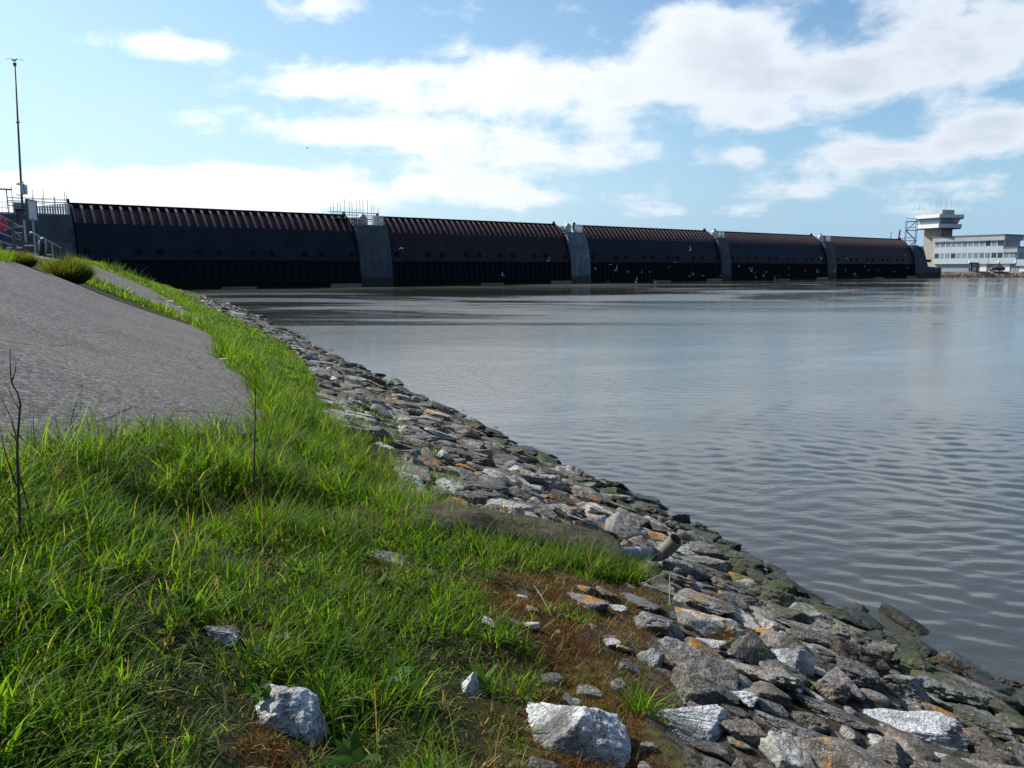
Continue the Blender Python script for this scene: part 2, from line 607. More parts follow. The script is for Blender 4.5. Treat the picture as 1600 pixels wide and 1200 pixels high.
def glass_mat():
    m, t = new_mat('window_glass')
    oi = t.node('ShaderNodeObjectInfo').outputs['Random']
    t.put(t.p.inputs['Base Color'], t.ramp(oi, [(0.0, (0.012, 0.018, 0.025)), (0.25, (0.03, 0.05, 0.07)), (0.4, (0.13, 0.21, 0.28)), (1.0, (0.20, 0.31, 0.39))]))
    t.p.inputs['Roughness'].default_value = 0.06
    t.p.inputs['Specular IOR Level'].default_value = 0.7
    return m


for k_ in ('gate_skin', 'gate_brown', 'gate_dark'):
    M[k_].node_tree.nodes['Principled BSDF'].inputs['Specular IOR Level'].default_value = 0.12
M['glass'] = glass_mat()


def rock_mat(name, use_attr):
    m, t = new_mat(name)
    P = t.pos
    if use_attr:
        a = t.node('ShaderNodeAttribute', attribute_name='col')
        base, lich = a.outputs['Color'], a.outputs['Alpha']
    else:
        o = t.node('ShaderNodeObjectInfo')
        base, lich = o.outputs['Color'], o.outputs['Alpha']
    sep = t.node('ShaderNodeSeparateXYZ')
    t.put(sep.inputs[0], P)
    big = t.noise(P, 3.5, 6, 0.62, 0.4)
    mid = t.noise(P, 14, 6, 0.65, 0.3)
    fine = t.noise(P, 70, 4, 0.6)
    gr = t.node('ShaderNodeSeparateColor')
    t.put(gr.inputs[0], t.voro(t.vmath('ADD', P, t.vmath('MULTIPLY', t.node('ShaderNodeTexNoise').outputs['Color'], (.004, .004, .004))), 120, out='Color'))
    gr2 = t.node('ShaderNodeSeparateColor')
    t.put(gr2.inputs[0], t.voro(P, 290, out='Color'))
    grain = t.math('ADD', t.math('MULTIPLY', gr.outputs[0], 0.6), t.math('MULTIPLY', gr2.outputs[0], 0.4))
    # granite: pale ground with dark mica specks
    c = t.mix(t.ramp(mid, [(0.3, 0.0), (0.7, 1.0)]), t.mix(0.38, (0, 0, 0, 1), base), base)
    c = t.mix(t.math('MULTIPLY', t.smooth(grain, 0.36, 0.22), 0.62), c, (0.020, 0.020, 0.021, 1))
    c = t.mix(t.math('MULTIPLY', t.smooth(grain, 0.62, 0.78), 0.22), c, (0.80, 0.80, 0.80, 1))
    # dark weathering crust in patches
    crust = t.math('MULTIPLY', t.smooth(big, 0.46, 0.62), t.math('SUBTRACT', 1.0, t.smooth(t.math('MULTIPLY', lich, 1.0), 0.75, 0.95)))
    c = t.mix(t.math('MULTIPLY', crust, 0.78), c, (0.055, 0.048, 0.039, 1))
    # pale crust lichen spots
    pl = t.voro(t.vmath('ADD', P, (3.1, 0.2, 1.7)), 16)
    pl = t.math('MULTIPLY', t.smooth(t.math('ADD', pl, t.math('MULTIPLY', mid, 0.35)), 0.34, 0.24), 0.55)
    c = t.mix(pl, c, (0.42, 0.43, 0.40, 1))
    # orange and ochre lichen where alpha asks for it
    on = t.noise(t.vmath('ADD', P, (9.3, 4.2, 0.7)), 5.0, 6, 0.7, 0.5)
    th = t.math('SUBTRACT', 0.80, t.math('MULTIPLY', lich, 0.33))
    ol = t.smooth(t.math('SUBTRACT', on, th), -0.02, 0.05)
    ocol = t.mix(t.ramp(fine, [(0.35, 0.0), (0.65, 1.0)]), (0.33, 0.10, 0.008, 1), (0.40, 0.24, 0.03, 1))
    c = t.mix(t.math('MULTIPLY', ol, 0.85), c, ocol)
    # algae and wet stone in the splash zone
    zz = t.math('ADD', sep.outputs[2], t.math('MULTIPLY', t.math('SUBTRACT', mid, 0.5), 0.28))
    alg = t.math('MULTIPLY', t.smooth(zz, 0.48, 0.22), t.smooth(t.noise(P, 2.2, 4, 0.6), 0.40, 0.56))
    c = t.mix(t.math('MULTIPLY', alg, 0.85), c, (0.052, 0.062, 0.016, 1))
    wet = t.smooth(zz, 0.24, 0.08)
    c = t.mix(t.math('MULTIPLY', wet, 0.75), c, (0.012, 0.013, 0.010, 1))
    t.put(t.p.inputs['Base Color'], c)
    t.put(t.p.inputs['Roughness'], t.math('SUBTRACT', 0.88, t.math('MULTIPLY', wet, 0.5)))
    t.p.inputs['Specular IOR Level'].default_value = 0.35
    strat = t.noise(t.vmath('MULTIPLY', P, (3.0, 3.0, 14.0)), 4.0, 5, 0.6, 0.5)
    h = t.math('ADD', t.math('ADD', t.math('MULTIPLY', mid, 1.0), t.math('MULTIPLY', strat, 0.5)), t.math('ADD', t.math('MULTIPLY', fine, 0.35), t.math('MULTIPLY', big, 0.6)))
    t.put(t.p.inputs['Normal'], t.bump(h, 0.9, 0.035))
    return m


M['rock'] = rock_mat('rock', False)
M['rubble'] = rock_mat('rubble_rock', True)


def ground_mat():
    m, t = new_mat('soil_and_moss')
    P = t.pos
    a = t.node('ShaderNodeAttribute', attribute_name='col')
    sp = t.node('ShaderNodeSeparateColor')
    t.put(sp.inputs[0], a.outputs['Color'])
    moss, green, rockz = sp.outputs
    n1 = t.noise(P, 2.6, 6, 0.65, 0.4)
    nn2 = t.noise(P, 22, 5, 0.7)
    n3 = t.noise(P, 120, 3, 0.7)
    soil = t.ramp(nn2, [(0.25, (0.022, 0.017, 0.011)), (0.55, (0.060, 0.046, 0.028)), (0.8, (0.12, 0.10, 0.065))])
    red = t.ramp(t.math('ADD', t.math('MULTIPLY', nn2, 0.6), t.math('MULTIPLY', n3, 0.4)), [(0.3, (0.030, 0.012, 0.006)), (0.5, (0.100, 0.040, 0.014)), (0.7, (0.20, 0.095, 0.03))])
    och = t.ramp(nn2, [(0.3, (0.06, 0.05, 0.012)), (0.7, (0.20, 0.17, 0.05))])
    red = t.mix(t.smooth(n1, 0.48, 0.62), red, och)
    gr = t.ramp(nn2, [(0.3, (0.014, 0.020, 0.006)), (0.7, (0.045, 0.07, 0.016))])
    c = t.mix(moss, soil, red)
    c = t.mix(green, c, gr)
    grit = t.ramp(t.voro(P, 26, out='Color'), [(0.2, (0.035, 0.030, 0.025)), (0.8, (0.17, 0.16, 0.14))])
    c = t.mix(t.math('MULTIPLY', rockz, t.smooth(n1, 0.40, 0.60)), c, grit)
    t.put(t.p.inputs['Base Color'], c)
    t.p.inputs['Roughness'].default_value = 0.95
    t.p.inputs['Specular IOR Level'].default_value = 0.15
    t.put(t.p.inputs['Normal'], t.bump(t.math('ADD', nn2, t.math('MULTIPLY', n3, 0.4)), 1.0, 0.06))
    return m


def asphalt_mat():
    m, t = new_mat('weathered_asphalt')
    P = t.pos
    v = t.node('ShaderNodeTexVoronoi')
    t.put(v.inputs['Vector'], P)
    v.inputs['Scale'].default_value = 48
    v2 = t.node('ShaderNodeTexVoronoi')
    t.put(v2.inputs['Vector'], P)
    v2.inputs['Scale'].default_value = 22
    stone = t.ramp(v.outputs['Color'], [(0.05, (0.035, 0.033, 0.032)), (0.5, (0.15, 0.141, 0.137)), (0.9, (0.32, 0.305, 0.295)), (1.0, (0.62, 0.61, 0.59))])
    stone2 = t.ramp(v2.outputs['Color'], [(0.1, (0.045, 0.042, 0.040)), (0.6, (0.16, 0.15, 0.146)), (1.0, (0.34, 0.325, 0.315))])
    c = t.mix(0.5, stone, stone2)
    big = t.noise(P, 0.55, 5, 0.6, 0.3)
    mid = t.noise(P, 2.6, 5, 0.65, 0.2)
    c = t.mix(t.math('MULTIPLY', t.smooth(big, 0.42, 0.68), 0.30), c, (0.050, 0.048, 0.052, 1))
    c = t.mix(t.math('MULTIPLY', t.smooth(mid, 0.50, 0.72), 0.30), c, (0.20, 0.185, 0.17, 1))
    # stains that ran down the slope
    st = t.noise(t.vmath('MULTIPLY', P, (0.6, 1.8, 0.6)), 1.4, 5, 0.65, 0.6)
    c = t.mix(t.math('MULTIPLY', t.smooth(st, 0.58, 0.74), 0.30), c, (0.05, 0.048, 0.046, 1))
    cr = t.node('ShaderNodeTexVoronoi', feature='DISTANCE_TO_EDGE')
    t.put(cr.inputs['Vector'], t.vmath('ADD', P, t.vmath('MULTIPLY', t.node('ShaderNodeTexNoise').outputs['Color'], (.5, .5, .5))))
    cr.inputs['Scale'].default_value = 0.45
    c = t.mix(t.math('MULTIPLY', t.math('MULTIPLY', t.smooth(cr.outputs['Distance'], 0.010, 0.002), t.smooth(mid, 0.44, 0.56)), 0.8), c, (0.02, 0.02, 0.018, 1))
    c = t.mix(1.0, c, (0.86, 0.835, 0.82, 1), 'MULTIPLY')
    t.put(t.p.inputs['Base Color'], c)
    t.p.inputs['Roughness'].default_value = 0.93
    t.p.inputs['Specular IOR Level'].default_value = 0.2
    h = t.math('ADD', t.math('MULTIPLY', v.outputs['Distance'], -0.6), t.math('MULTIPLY', v2.outputs['Distance'], -0.8))
    t.put(t.p.inputs['Normal'], t.bump(h, 1.0, 0.007))
    return m


def water_mat():
    m, t = new_mat('muddy_water')
    P = t.pos
    big = t.noise(t.vmath('MULTIPLY', P, (0.02, 0.06, 1.0)), 1.0, 5, 0.6, 0.6)
    t.put(t.p.inputs['Base Color'], t.ramp(big, [(0.3, (0.036, 0.038, 0.034)), (0.7, (0.082, 0.074, 0.058))]))
    t.p.inputs['IOR'].default_value = 1.56
    sx = t.node('ShaderNodeSeparateXYZ')
    t.put(sx.inputs[0], P)
    far = t.smooth(sx.outputs[1], 14, 60)
    # smooth slicks and ruffled patches left by the current below the gates
    pat = t.noise(t.vmath('MULTIPLY', P, (0.022, 0.060, 1.0)), 1.0, 7, 0.66, 0.9)
    ruf = t.smooth(t.math('SUBTRACT', pat, t.math('MULTIPLY', t.smooth(sx.outputs[1], 55, 110), 0.07)), 0.40, 0.56)
    near_r = 0.05
    t.put(t.p.inputs['Roughness'], t.math('ADD', near_r, t.math('MULTIPLY', far, t.math('ADD', -0.01, t.math('MULTIPLY', ruf, 0.21)))))
    rip = t.noise(t.vmath('MULTIPLY', P, (2.2, 4.8, 1.0)), 1.7, 4, 0.6, 0.3)
    mid = t.noise(t.vmath('MULTIPLY', P, (0.35, 1.1, 1.0)), 1.0, 5, 0.62, 0.5)
    h1 = t.bump(t.math('MULTIPLY', mid, far), 0.35, 0.07)
    n = t.node('ShaderNodeBump')
    t.put(n.inputs['Height'], rip)
    t.put(n.inputs['Strength'], t.math('ADD', 0.04, t.math('MULTIPLY', ruf, 0.12)))
    n.inputs['Distance'].default_value = 0.06
    t.put(n.inputs['Normal'], h1)
    t.put(t.p.inputs['Normal'], n.outputs['Normal'])
    return m


def grass_mat():
    m, t = new_mat('grass_blades')
    a = t.node('ShaderNodeAttribute', attribute_name='col')
    t.put(t.p.inputs['Base Color'], a.outputs['Color'])
    t.p.inputs['Roughness'].default_value = 0.6
    t.p.inputs['Specular IOR Level'].default_value = 0.16
    tr = t.node('ShaderNodeBsdfTranslucent')
    tc = t.mix(1.0, a.outputs['Color'], (2.0, 1.85, 0.7, 1), 'MULTIPLY')
    t.put(tr.inputs['Color'], tc)
    mx = t.node('ShaderNodeMixShader')
    mx.inputs[0].default_value = 0.5
    t.l.new(t.p.outputs[0], mx.inputs[1])
    t.l.new(tr.outputs[0], mx.inputs[2])
    t.l.new(mx.outputs[0], t.out.inputs[0])
    return m


M['ground'] = ground_mat()
M['asphalt'] = asphalt_mat()
M['water'] = water_mat()
M['grass'] = grass_mat()
def casing_mat():
    m, t = new_mat('old_concrete')
    P = t.pos
    a = t.noise(P, 4.0, 6, 0.65, 0.4); b = t.noise(P, 18, 6, 0.7); c3 = t.noise(P, 90, 3, 0.6)
    c = t.ramp(b, [(0.25, (0.050, 0.040, 0.030)), (0.5, (0.105, 0.088, 0.068)), (0.75, (0.19, 0.168, 0.135))])
    c = t.mix(t.math('MULTIPLY', t.smooth(a, 0.50, 0.62), 0.75), c, (0.052, 0.038, 0.024, 1))
    c = t.mix(t.math('MULTIPLY', t.smooth(t.noise(P, 7.0, 5, 0.7), 0.58, 0.66), 0.8), c, (0.10, 0.085, 0.020, 1))
    c = t.mix(t.math('MULTIPLY', t.smooth(c3, 0.60, 0.70), 0.5), c, (0.28, 0.26, 0.22, 1))
    t.put(t.p.inputs['Base Color'], c)
    t.p.inputs['Roughness'].default_value = 0.95
    t.p.inputs['Specular IOR Level'].default_value = 0.15
    t.put(t.p.inputs['Normal'], t.bump(t.math('ADD', t.math('ADD', a, b), t.math('MULTIPLY', c3, 0.4)), 1.0, 0.05))
    return m


M['casing'] = casing_mat()
M['far_bank'] = plain('far_bank_stone', (0.26, 0.20, 0.15), 0.9, 0, 0.5, 1.2, 0.3)


# ------------------------------------------------------------------ ground sheets and water
def graded(breaks):
    """coordinates with a spacing per stretch: [(start, stop, step), ...]"""
    out = []
    for a, b, st in breaks:
        out.append(np.linspace(a, b, max(2, int(round((b - a) / st)) + 1))[:-1])
    out.append(np.array([breaks[-1][1]]))
    return np.concatenate(out)


def grid_faces(nx, ny):
    i = np.arange(nx - 1)[None, :] + np.arange(ny - 1)[:, None] * nx
    i = i.ravel()
    return np.stack([i, i + 1, i + nx + 1, i + nx], 1)


def make_ground():
    xs = graded([(-900, -150, 50), (-150, -60, 5), (-60, -24, 1.0), (-24, -8, .3), (-8, 6, .055), (6, 12, .3), (12, 40, 4)])
    ys = graded([(-600, -60, 40), (-60, -12, 4), (-12, 1, .4), (1, 12, .055), (12, 24, .14), (24, 60, .5), (60, 112, 1.5)])
    X, Y = np.meshgrid(xs, ys)
    x, y = X.ravel(), Y.ravel()
    z = ground_z(x, y)
    s = shore_dist(x, y)
    gm = in_poly(x, y, GRASS)
    dm, _, _ = poly_dist(x, y, MOSS)
    mm = np.where(in_poly(x, y, MOSS) | in_poly(x, y, MOSS2), 1.0, np.clip(1 - dm / 0.35, 0, 1))
    mm = np.maximum(mm, 0.55 * ((s > 0.8) & (s < 3.6)) * np.clip(n2(x, y, .9, 3, 3) * 2.2, 0, 1))
    col = np.stack([np.clip(mm + .4 * n2(x, y, 3, 2, 9) * (mm > 0.05), 0, 1), gm * (1 - mm) * 0.8, ((s < 3.4) & ~gm).astype(float), np.ones_like(x)], 1)
    me = np_mesh('ground', np.stack([x, y, z], 1), quads=grid_faces(len(xs), len(ys)), smooth=True, col=col, mats=[M['ground']])
    tag(add_ob('ground', me), 'earthen river bank that slopes from the dike down into the water', 'river bank', kind='structure')


def make_pavement(poly, step, xr, yr, label):
    xs = np.arange(xr[0], xr[1], step); ys = np.arange(yr[0], yr[1], step)
    X, Y = np.meshgrid(xs, ys)
    x, y = X.ravel().copy(), Y.ravel().copy()
    ins = in_poly(x, y, poly)
    q = grid_faces(len(xs), len(ys))
    keep = ins[q].sum(1) >= 1
    q = q[keep]
    out = ~ins
    used = np.zeros(len(x), bool); used[q.ravel()] = True
    mv = out & used
    d, nx, ny = poly_dist(x[mv], y[mv], poly)
    x[mv], y[mv] = nx, ny
    idx = np.cumsum(used) - 1
    x, y = x[used], y[used]
    # a ragged worn edge
    z = np.maximum(pavement_z(x, y), 0)
    me = np_mesh('asphalt_pavement', np.stack([x, y, z], 1), quads=idx[q], smooth=True, mats=[M['asphalt']])
    tag(add_ob('asphalt_pavement', me), label, 'pavement', kind='structure')


make_ground()
make_pavement(PAV1, 0.12, (-30.2, -1.5), (-2.2, 20), 'weathered grey asphalt slope with ragged grassy edge')
make_pavement(PAV2, 0.3, (-71, -4), (12, 73), 'second asphalt panel beyond the weedy joint')


def make_water():
    ys, y = [], 1.0
    while y < 100:
        ys.append(y)
        y += max(0.020, 0.0056 * y)
    ys = np.array(ys)
    nc = 820
    u = np.linspace(0, 1, nc)
    X = np.stack([np.interp(yy, SHORE[:, 1], SHORE[:, 0]) - 1.2 + u * (0.72 * yy + 8.5 - (np.interp(yy, SHORE[:, 1], SHORE[:, 0]) - 1.2)) for yy in ys])
    Y = np.repeat(ys[:, None], nc, 1)
    x, y = X.ravel(), Y.ravel()
    r = np.random.default_rng(21)
    z = np.zeros_like(x)
    wx = x + 0.5 * n2(x, y, .28, 2, 31); wy = y + 0.5 * n2(x, y, .28, 2, 32)
    for k in range(70):
        lam = 0.11 * (4.4 ** r.random())
        th = math.radians(r.normal(80, 27))
        kx, ky = math.cos(th) * 2 * math.pi / lam, math.sin(th) * 2 * math.pi / lam
        amp = 0.0036 * lam ** 0.9 * (0.55 + r.random())
        # waves too short for the mesh at this distance fade out
        fade = np.clip((lam - 0.02 * y) / 0.10, 0, 1)
        z += amp * fade * np.sin(kx * wx + ky * wy + r.random() * 6.28)
    patch = 0.5 + 0.9 * np.clip(0.5 + 0.9 * n2(x, y * 2.0, .10, 3, 41), 0, 1)
    s = -shore_dist(x, y)
    calm = np.clip(0.40 + s / 9.0, 0.35, 1.0)
    z = z * patch * calm
    z = z * np.clip((100 - y) / 25, 0, 1) * np.clip(1.2 - y / 22, .30, 1)
    vs = np.stack([x, y, z], 1)
    q = grid_faces(nc, len(ys))
    # the open water all round, a little lower under the rippled part
    R = 3500.0
    b = len(vs)
    big = np.array([(-R, -R, -.045), (R, -R, -.045), (R, R, -.045), (-R, R, -.045)])
    me = np_mesh('water', np.concatenate([vs, big]), quads=np.concatenate([q, [[b, b + 1, b + 2, b + 3]]]), smooth=True, mats=[M['water']])
    tag(add_ob('water', me), 'muddy grey river water with small ripples', 'water', kind='structure')
    bed = np_mesh('river_bed', [(-R, -R, -2.4), (R, -R, -2.4), (R, R, -2.4), (-R, R, -2.4)], quads=[[0, 1, 2, 3]], mats=[M['ground']])
    tag(add_ob('river_bed', bed), 'muddy bed under the river', 'river bed', kind='structure')


make_water()


# ------------------------------------------------------------------ grass
def blades(bx, by, bz, az, length, lean, curl, width, segs, col, twist):
    """ribbon blades: returns verts, quads, tris, colours"""
    N = len(bx)
    nv = 2 * segs + 1
    V = np.zeros((N, nv, 3), np.float32)
    ca, sa = np.cos(az), np.sin(az)
    wa = az + math.pi / 2 + twist
    wx, wy = np.cos(wa), np.sin(wa)
    for k in range(segs + 1):
        u = k / segs
        th = lean + curl * u          # angle from upright, integrated roughly
        hx = length * u * np.sin(lean + curl * u * 0.5)
        hz = length * u * np.cos(lean + curl * u * 0.5)
        px, py, pz = bx + ca * hx, by + sa * hx, bz + hz
        w = width * (1 - u) ** 0.6 * 0.5 * (0.75 + 0.5 * min(u * 3, 1))
        if k < segs:
            V[:, 2 * k, 0] = px - wx * w; V[:, 2 * k, 1] = py - wy * w; V[:, 2 * k, 2] = pz
            V[:, 2 * k + 1, 0] = px + wx * w; V[:, 2 * k + 1, 1] = py + wy * w; V[:, 2 * k + 1, 2] = pz
        else:
            V[:, 2 * k, 0] = px; V[:, 2 * k, 1] = py; V[:, 2 * k, 2] = pz
    b = (np.arange(N) * nv)[:, None]
    Q = np.concatenate([b + np.array([[2 * k, 2 * k + 1, 2 * k + 3, 2 * k + 2]]) for k in range(segs - 1)]) if segs > 1 else np.zeros((0, 4), int)
    T = b + np.array([[2 * (segs - 1), 2 * (segs - 1) + 1, 2 * segs]])
    return V.reshape(-1, 3), Q, T, np.repeat(col, nv, 0)


class Blades:
    def __init__(s):
        s.V, s.Q, s.T, s.C, s.n = [], [], [], [], 0

    def add(s, *a):
        V, Q, T, C = blades(*a)
        s.V.append(V); s.Q.append(Q + s.n); s.T.append(T + s.n); s.C.append(C)
        s.n += len(V)

    def build(s, name, mat, parent=None):
        me = np_mesh(name, np.concatenate(s.V), np.concatenate(s.Q), np.concatenate(s.T), smooth=True, col=np.concatenate(s.C), mats=[mat])
        return add_ob(name, me, parent)


GREENS = np.array([(0.046, 0.112, 0.006), (0.080, 0.180, 0.008), (0.125, 0.245, 0.011), (0.034, 0.078, 0.009), (0.165, 0.275, 0.014), (0.052, 0.095, 0.016)])


def blade_cols(n, r, dry=0.08, tuft_id=None, gain=1.0):
    g = GREENS[r.integers(0, len(GREENS), n)]
    if tuft_id is not None:
        tb = GREENS[r.integers(0, len(GREENS), tuft_id.max() + 1)]
        g = 0.45 * g + 0.55 * tb[tuft_id]
    g = g * (0.75 + 0.5 * r.random((n, 1))) * gain * np.array((.98, 1.0, .9))
    d = r.random(n) < dry
    g[d] = np.array((0.30, 0.25, 0.12)) * (0.6 + 0.6 * r.random((d.sum(), 1)))
    return np.concatenate([g, np.ones((n, 1))], 1)


def scatter(box, dens, r, accept):
    (x0, x1), (y0, y1) = box
    n = int((x1 - x0) * (y1 - y0) * dens)
    x = r.uniform(x0, x1, n); y = r.uniform(y0, y1, n)
    m = accept(x, y)
    return x[m], y[m]


def tufts(B, cx, cy, per, spread, L, lr, wid, segs, r, dry, lean=(0.05, 0.6), curl=(0.3, 1.3), gain=1.0):
    """a tuft of blades round every centre; L may be an array of lengths"""
    n = len(cx)
    if n == 0:
        return
    k = np.maximum(1, (per * (0.5 + r.random(n))).astype(int))
    tid = np.repeat(np.arange(n), k)
    N = len(tid)
    a = r.uniform(0, 2 * math.pi, N)
    rad = spread * np.sqrt(r.random(N))
    x = cx[tid] + rad * np.cos(a); y = cy[tid] + rad * np.sin(a)
    z = ground_z(x, y) - 0.01
    Ls = (L[tid] if hasattr(L, '__len__') else L) * r.uniform(lr[0], lr[1], N)
    az = a + r.normal(0, 0.8, N)
    # each tuft also leans its own way
    ta = r.uniform(0, 2 * math.pi, n)[tid]; tw = r.uniform(0, 1.1, n)[tid]
    az = np.arctan2(np.sin(az) + tw * np.sin(ta), np.cos(az) + tw * np.cos(ta))
    Ls = Ls * np.where(r.random(N) < .06, 1.5, 1.0)
    le = r.uniform(lean[0], lean[1], N) * (0.35 + 0.65 * rad / max(spread, 1e-6))
    cu = r.uniform(curl[0], curl[1], N)
    B.add(x, y, z, az, Ls, le, cu, wid * r.uniform(0.6, 1.3, N), segs, blade_cols(N, r, dry, tid, gain), r.normal(0, 0.5, N))


def grass_ok(x, y):
    m = in_poly(x, y, GRASS)
    d1, _, _ = poly_dist(x, y, PAV1)
    i1 = in_poly(x, y, PAV1)
    i2 = in_poly(x, y, PAV2)
    # the grass creeps raggedly over the asphalt edge
    creep = 0.24 * n2(x, y, 1.4, 4, 61) + 0.05
    m &= ~(i1 & (d1 > creep))
    m &= ~i2
    mo = in_poly(x, y, MOSS) | in_poly(x, y, MOSS2)
    m &= ~(mo & (np.random.default_rng(3).random(len(x)) < 0.93))
    return m


ROCK_KEEP = []      # (x, y, r) of stones that stand in the grass: filled before the grass grows


def make_grass():
    r = np.random.default_rng(77)
    B = Blades()
    bands = [((-4.2, 1.6), (0.9, 4.2), 500, 14, 0.035, 3), ((-5.5, 1.8), (4.2, 7.2), 360, 12, 0.045, 3), ((-8, 0.6), (7.2, 12), 190, 11, 0.06, 2),
             ((-14, -1), (12, 20), 95, 11, 0.09, 2), ((-26, -4), (20, 40), 34, 11, 0.14, 2), ((-60, -12), (40, 98), 11, 10, 0.24, 1)]
    for bi, (bx, by, dens, per, spread, segs) in enumerate(bands):
        x, y = scatter((bx, by), dens, r, grass_ok)
        if bi < 3:
            # leave gaps where soil shows, thin the sward over stones and in the hollow
            gap = 0.7 * n2(x, y, 1.7, 3, 71) + 0.9 * n2(x, y, 4.2, 2, 72)
            d, _, _ = poly_dist(x, y, DIP, closed=False)
            dm, _, _ = poly_dist(x, y, MOSS)
            p = np.clip(0.80 + 3.0 * gap, 0.04, 1) * np.clip(d / 0.25, 0.12, 1) * np.clip(0.25 + dm / 0.5, 0.3, 1)
            m = r.random(len(x)) < p
            for (sx, sy, sr) in ROCK_KEEP:
                # keep the stone's face towards the photographer open
                dx, dy = x - sx, y - sy
                hit = (np.hypot(dx, (dy + sr * 0.6) * .85) < sr * 1.0)
                m &= ~(hit & (r.random(len(x)) < 0.95))
            x, y = x[m], y[m]
        s = shore_dist(x, y)
        d1, _, _ = poly_dist(x, y, PAV1)
        tall = np.clip(1 - d1 / 1.1, 0, 1)
        L = 0.105 + 0.085 * np.clip(n2(x, y, 0.9, 2, 73) + 0.2, 0, 1) + 0.10 * tall
        if bi < 2:
            L = L + 0.06 * np.clip((-x - 0.7) / 1.5, 0, 1)
            dd, _, _ = poly_dist(x, y, DIP, closed=False)
            L = L + 0.12 * np.exp(-((dd - 0.45) / 0.25) ** 2) * (y > 4.0)
        else:
            L = L * 1.1 + 0.06
        edge = np.clip((s - 3.0) / 0.8, 0.45, 1)
        L = L * np.where(y > 6.5, edge, 1)
        wid = [0.0060, 0.0068, 0.0090, 0.014, 0.024, 0.06][bi]
        dry = [0.05, 0.05, 0.04, 0.03, 0.03, 0.02][bi]
        tufts(B, x, y, per, spread, L, (0.35, 1.25), wid, segs, r, dry, lean=(0.05, 0.95), curl=(0.2, 1.7))
        if bi < 3:
            # short undergrowth, half of it dead
            x, y = scatter((bx, by), dens * 0.6, r, grass_ok)
            tufts(B, x, y, per, spread * 1.6, 0.07, (0.5, 1.3), wid * 0.8, 1 if bi else 2, r, 0.36, lean=(0.3, 1.4), gain=0.6)
    # isolated tufts on and between the stones: pixel, radius, height, count
    for (px, py, rad, h, k) in [(600, 664, .25, .14, 16), (640, 702, .35, .16, 22), (575, 640, .3, .13, 14), (660, 735, .3, .10, 14), (1085, 1040, .08, .10, 8), (1010, 1110, .06, .20, 7), (1165, 1030, .07, .12, 6),
                               (885, 968, .14, .06, 26), (560, 690, .3, .16, 20), (700, 805, .25, .2, 22), (740, 830, .2, .22, 14), (830, 850, .3, .24, 30), (900, 880, .3, .24, 36), (960, 895, .2, .24, 26), (1000, 900, .1, .2, 10),
                               (780, 870, .3, .22, 24), (685, 745, .15, .12, 8), (860, 825, .05, .12, 4), (1240, 1075, .06, .06, 8), (700, 770, .1, .2, 5), (1130, 960, .1, .06, 10), (1195, 965, .15, .05, 18), (548, 668, .4, .2, 34), (565, 712, .35, .2, 34), (592, 742, .3, .18, 26), (615, 765, .25, .16, 24), (650, 790, .25, .18, 22), (530, 645, .3, .2, 26), (700, 815, .2, .16, 18)]:
        c = ground_at(px, py)
        a = r.uniform(0, 6.28, k); q = rad * np.sqrt(r.random(k))
        tufts(B, c[0] + q * np.cos(a), c[1] + q * np.sin(a) * 0.7, 13, 0.05, h, (0.5, 1.25), 0.0052 if c[1] < 7 else 0.008, 3, r, 0.12, lean=(0.1, 0.9))
    # broad leaved weeds in the sward
    x, y = scatter(((-4.2, 1.2), (1.2, 7)), 4, r, grass_ok)
    nb = len(x); kk = 8
    tid = np.repeat(np.arange(nb), kk); N = len(tid)
    sz = r.uniform(.035, .085, nb)[tid]
    g = np.array([(.035, .10, .012), (.06, .14, .02), (.09, .17, .03)])[r.integers(0, 3, nb)][tid] * r.uniform(.7, 1.2, (N, 1))
    B.add(x[tid] + r.normal(0, .02, N), y[tid] + r.normal(0, .02, N), ground_z(x, y)[tid] + .05, r.uniform(0, 6.28, N), sz, r.uniform(.5, 1.2, N), r.uniform(.1, .8, N), sz * .42, 3, np.concatenate([g, np.ones((N, 1))], 1), r.normal(0, .3, N))
    # tall seed stems, dry and green, that stand over the sward
    x, y = scatter(((-6, .9), (1.8, 9)), 7, r, grass_ok)
    nb = len(x)
    hh = r.uniform(.22, .46, nb); az = r.uniform(0, 6.28, nb); le = r.uniform(.0, .35, nb); cu = r.uniform(.1, .5, nb)
    g = np.array([(.20, .16, .075), (.12, .085, .05), (.10, .15, .03)])[r.integers(0, 3, nb)] * r.uniform(.6, 1.2, (nb, 1))
    c4 = np.concatenate([g, np.ones((nb, 1))], 1)
    z0 = ground_z(x, y)
    B.add(x, y, z0, az, hh, le, cu, np.full(nb, .0042), 3, c4, r.normal(0, .3, nb))
    th = le + cu * .5
    tx_, ty_, tz_ = x + np.cos(az) * hh * np.sin(th) * .93, y + np.sin(az) * hh * np.sin(th) * .93, z0 + hh * np.cos(th) * .93
    for q_ in range(5):
        B.add(tx_, ty_, tz_ - .012 * q_, r.uniform(0, 6.28, nb), r.uniform(.02, .045, nb), r.uniform(.1, .8, nb), r.uniform(0, .5, nb), np.full(nb, .006), 2, c4 * np.array((.8, .75, .7, 1)), r.normal(0, .5, nb))
    # tufts that root in the crumbling edge of the asphalt
    e_ = np.array(near_edge)
    f_ = r.random(260) * (len(e_) - 1); j_ = f_.astype(int)
    c_ = e_[j_] + (e_[j_ + 1] - e_[j_]) * (f_ - j_)[:, None]
    tufts(B, c_[:, 0] - np.abs(r.normal(0, .12, 260)), c_[:, 1] + r.normal(0, .10, 260), 9, .05, r.uniform(.05, .22, 260), (.4, 1.2), .008, 2, r, .12, lean=(.1, 1.2))
    # dead straw in the hollow
    k = 150
    i = r.random(k)
    pts = np.array(DIP)
    f = i * (len(pts) - 1); j = np.minimum(f.astype(int), len(pts) - 2)
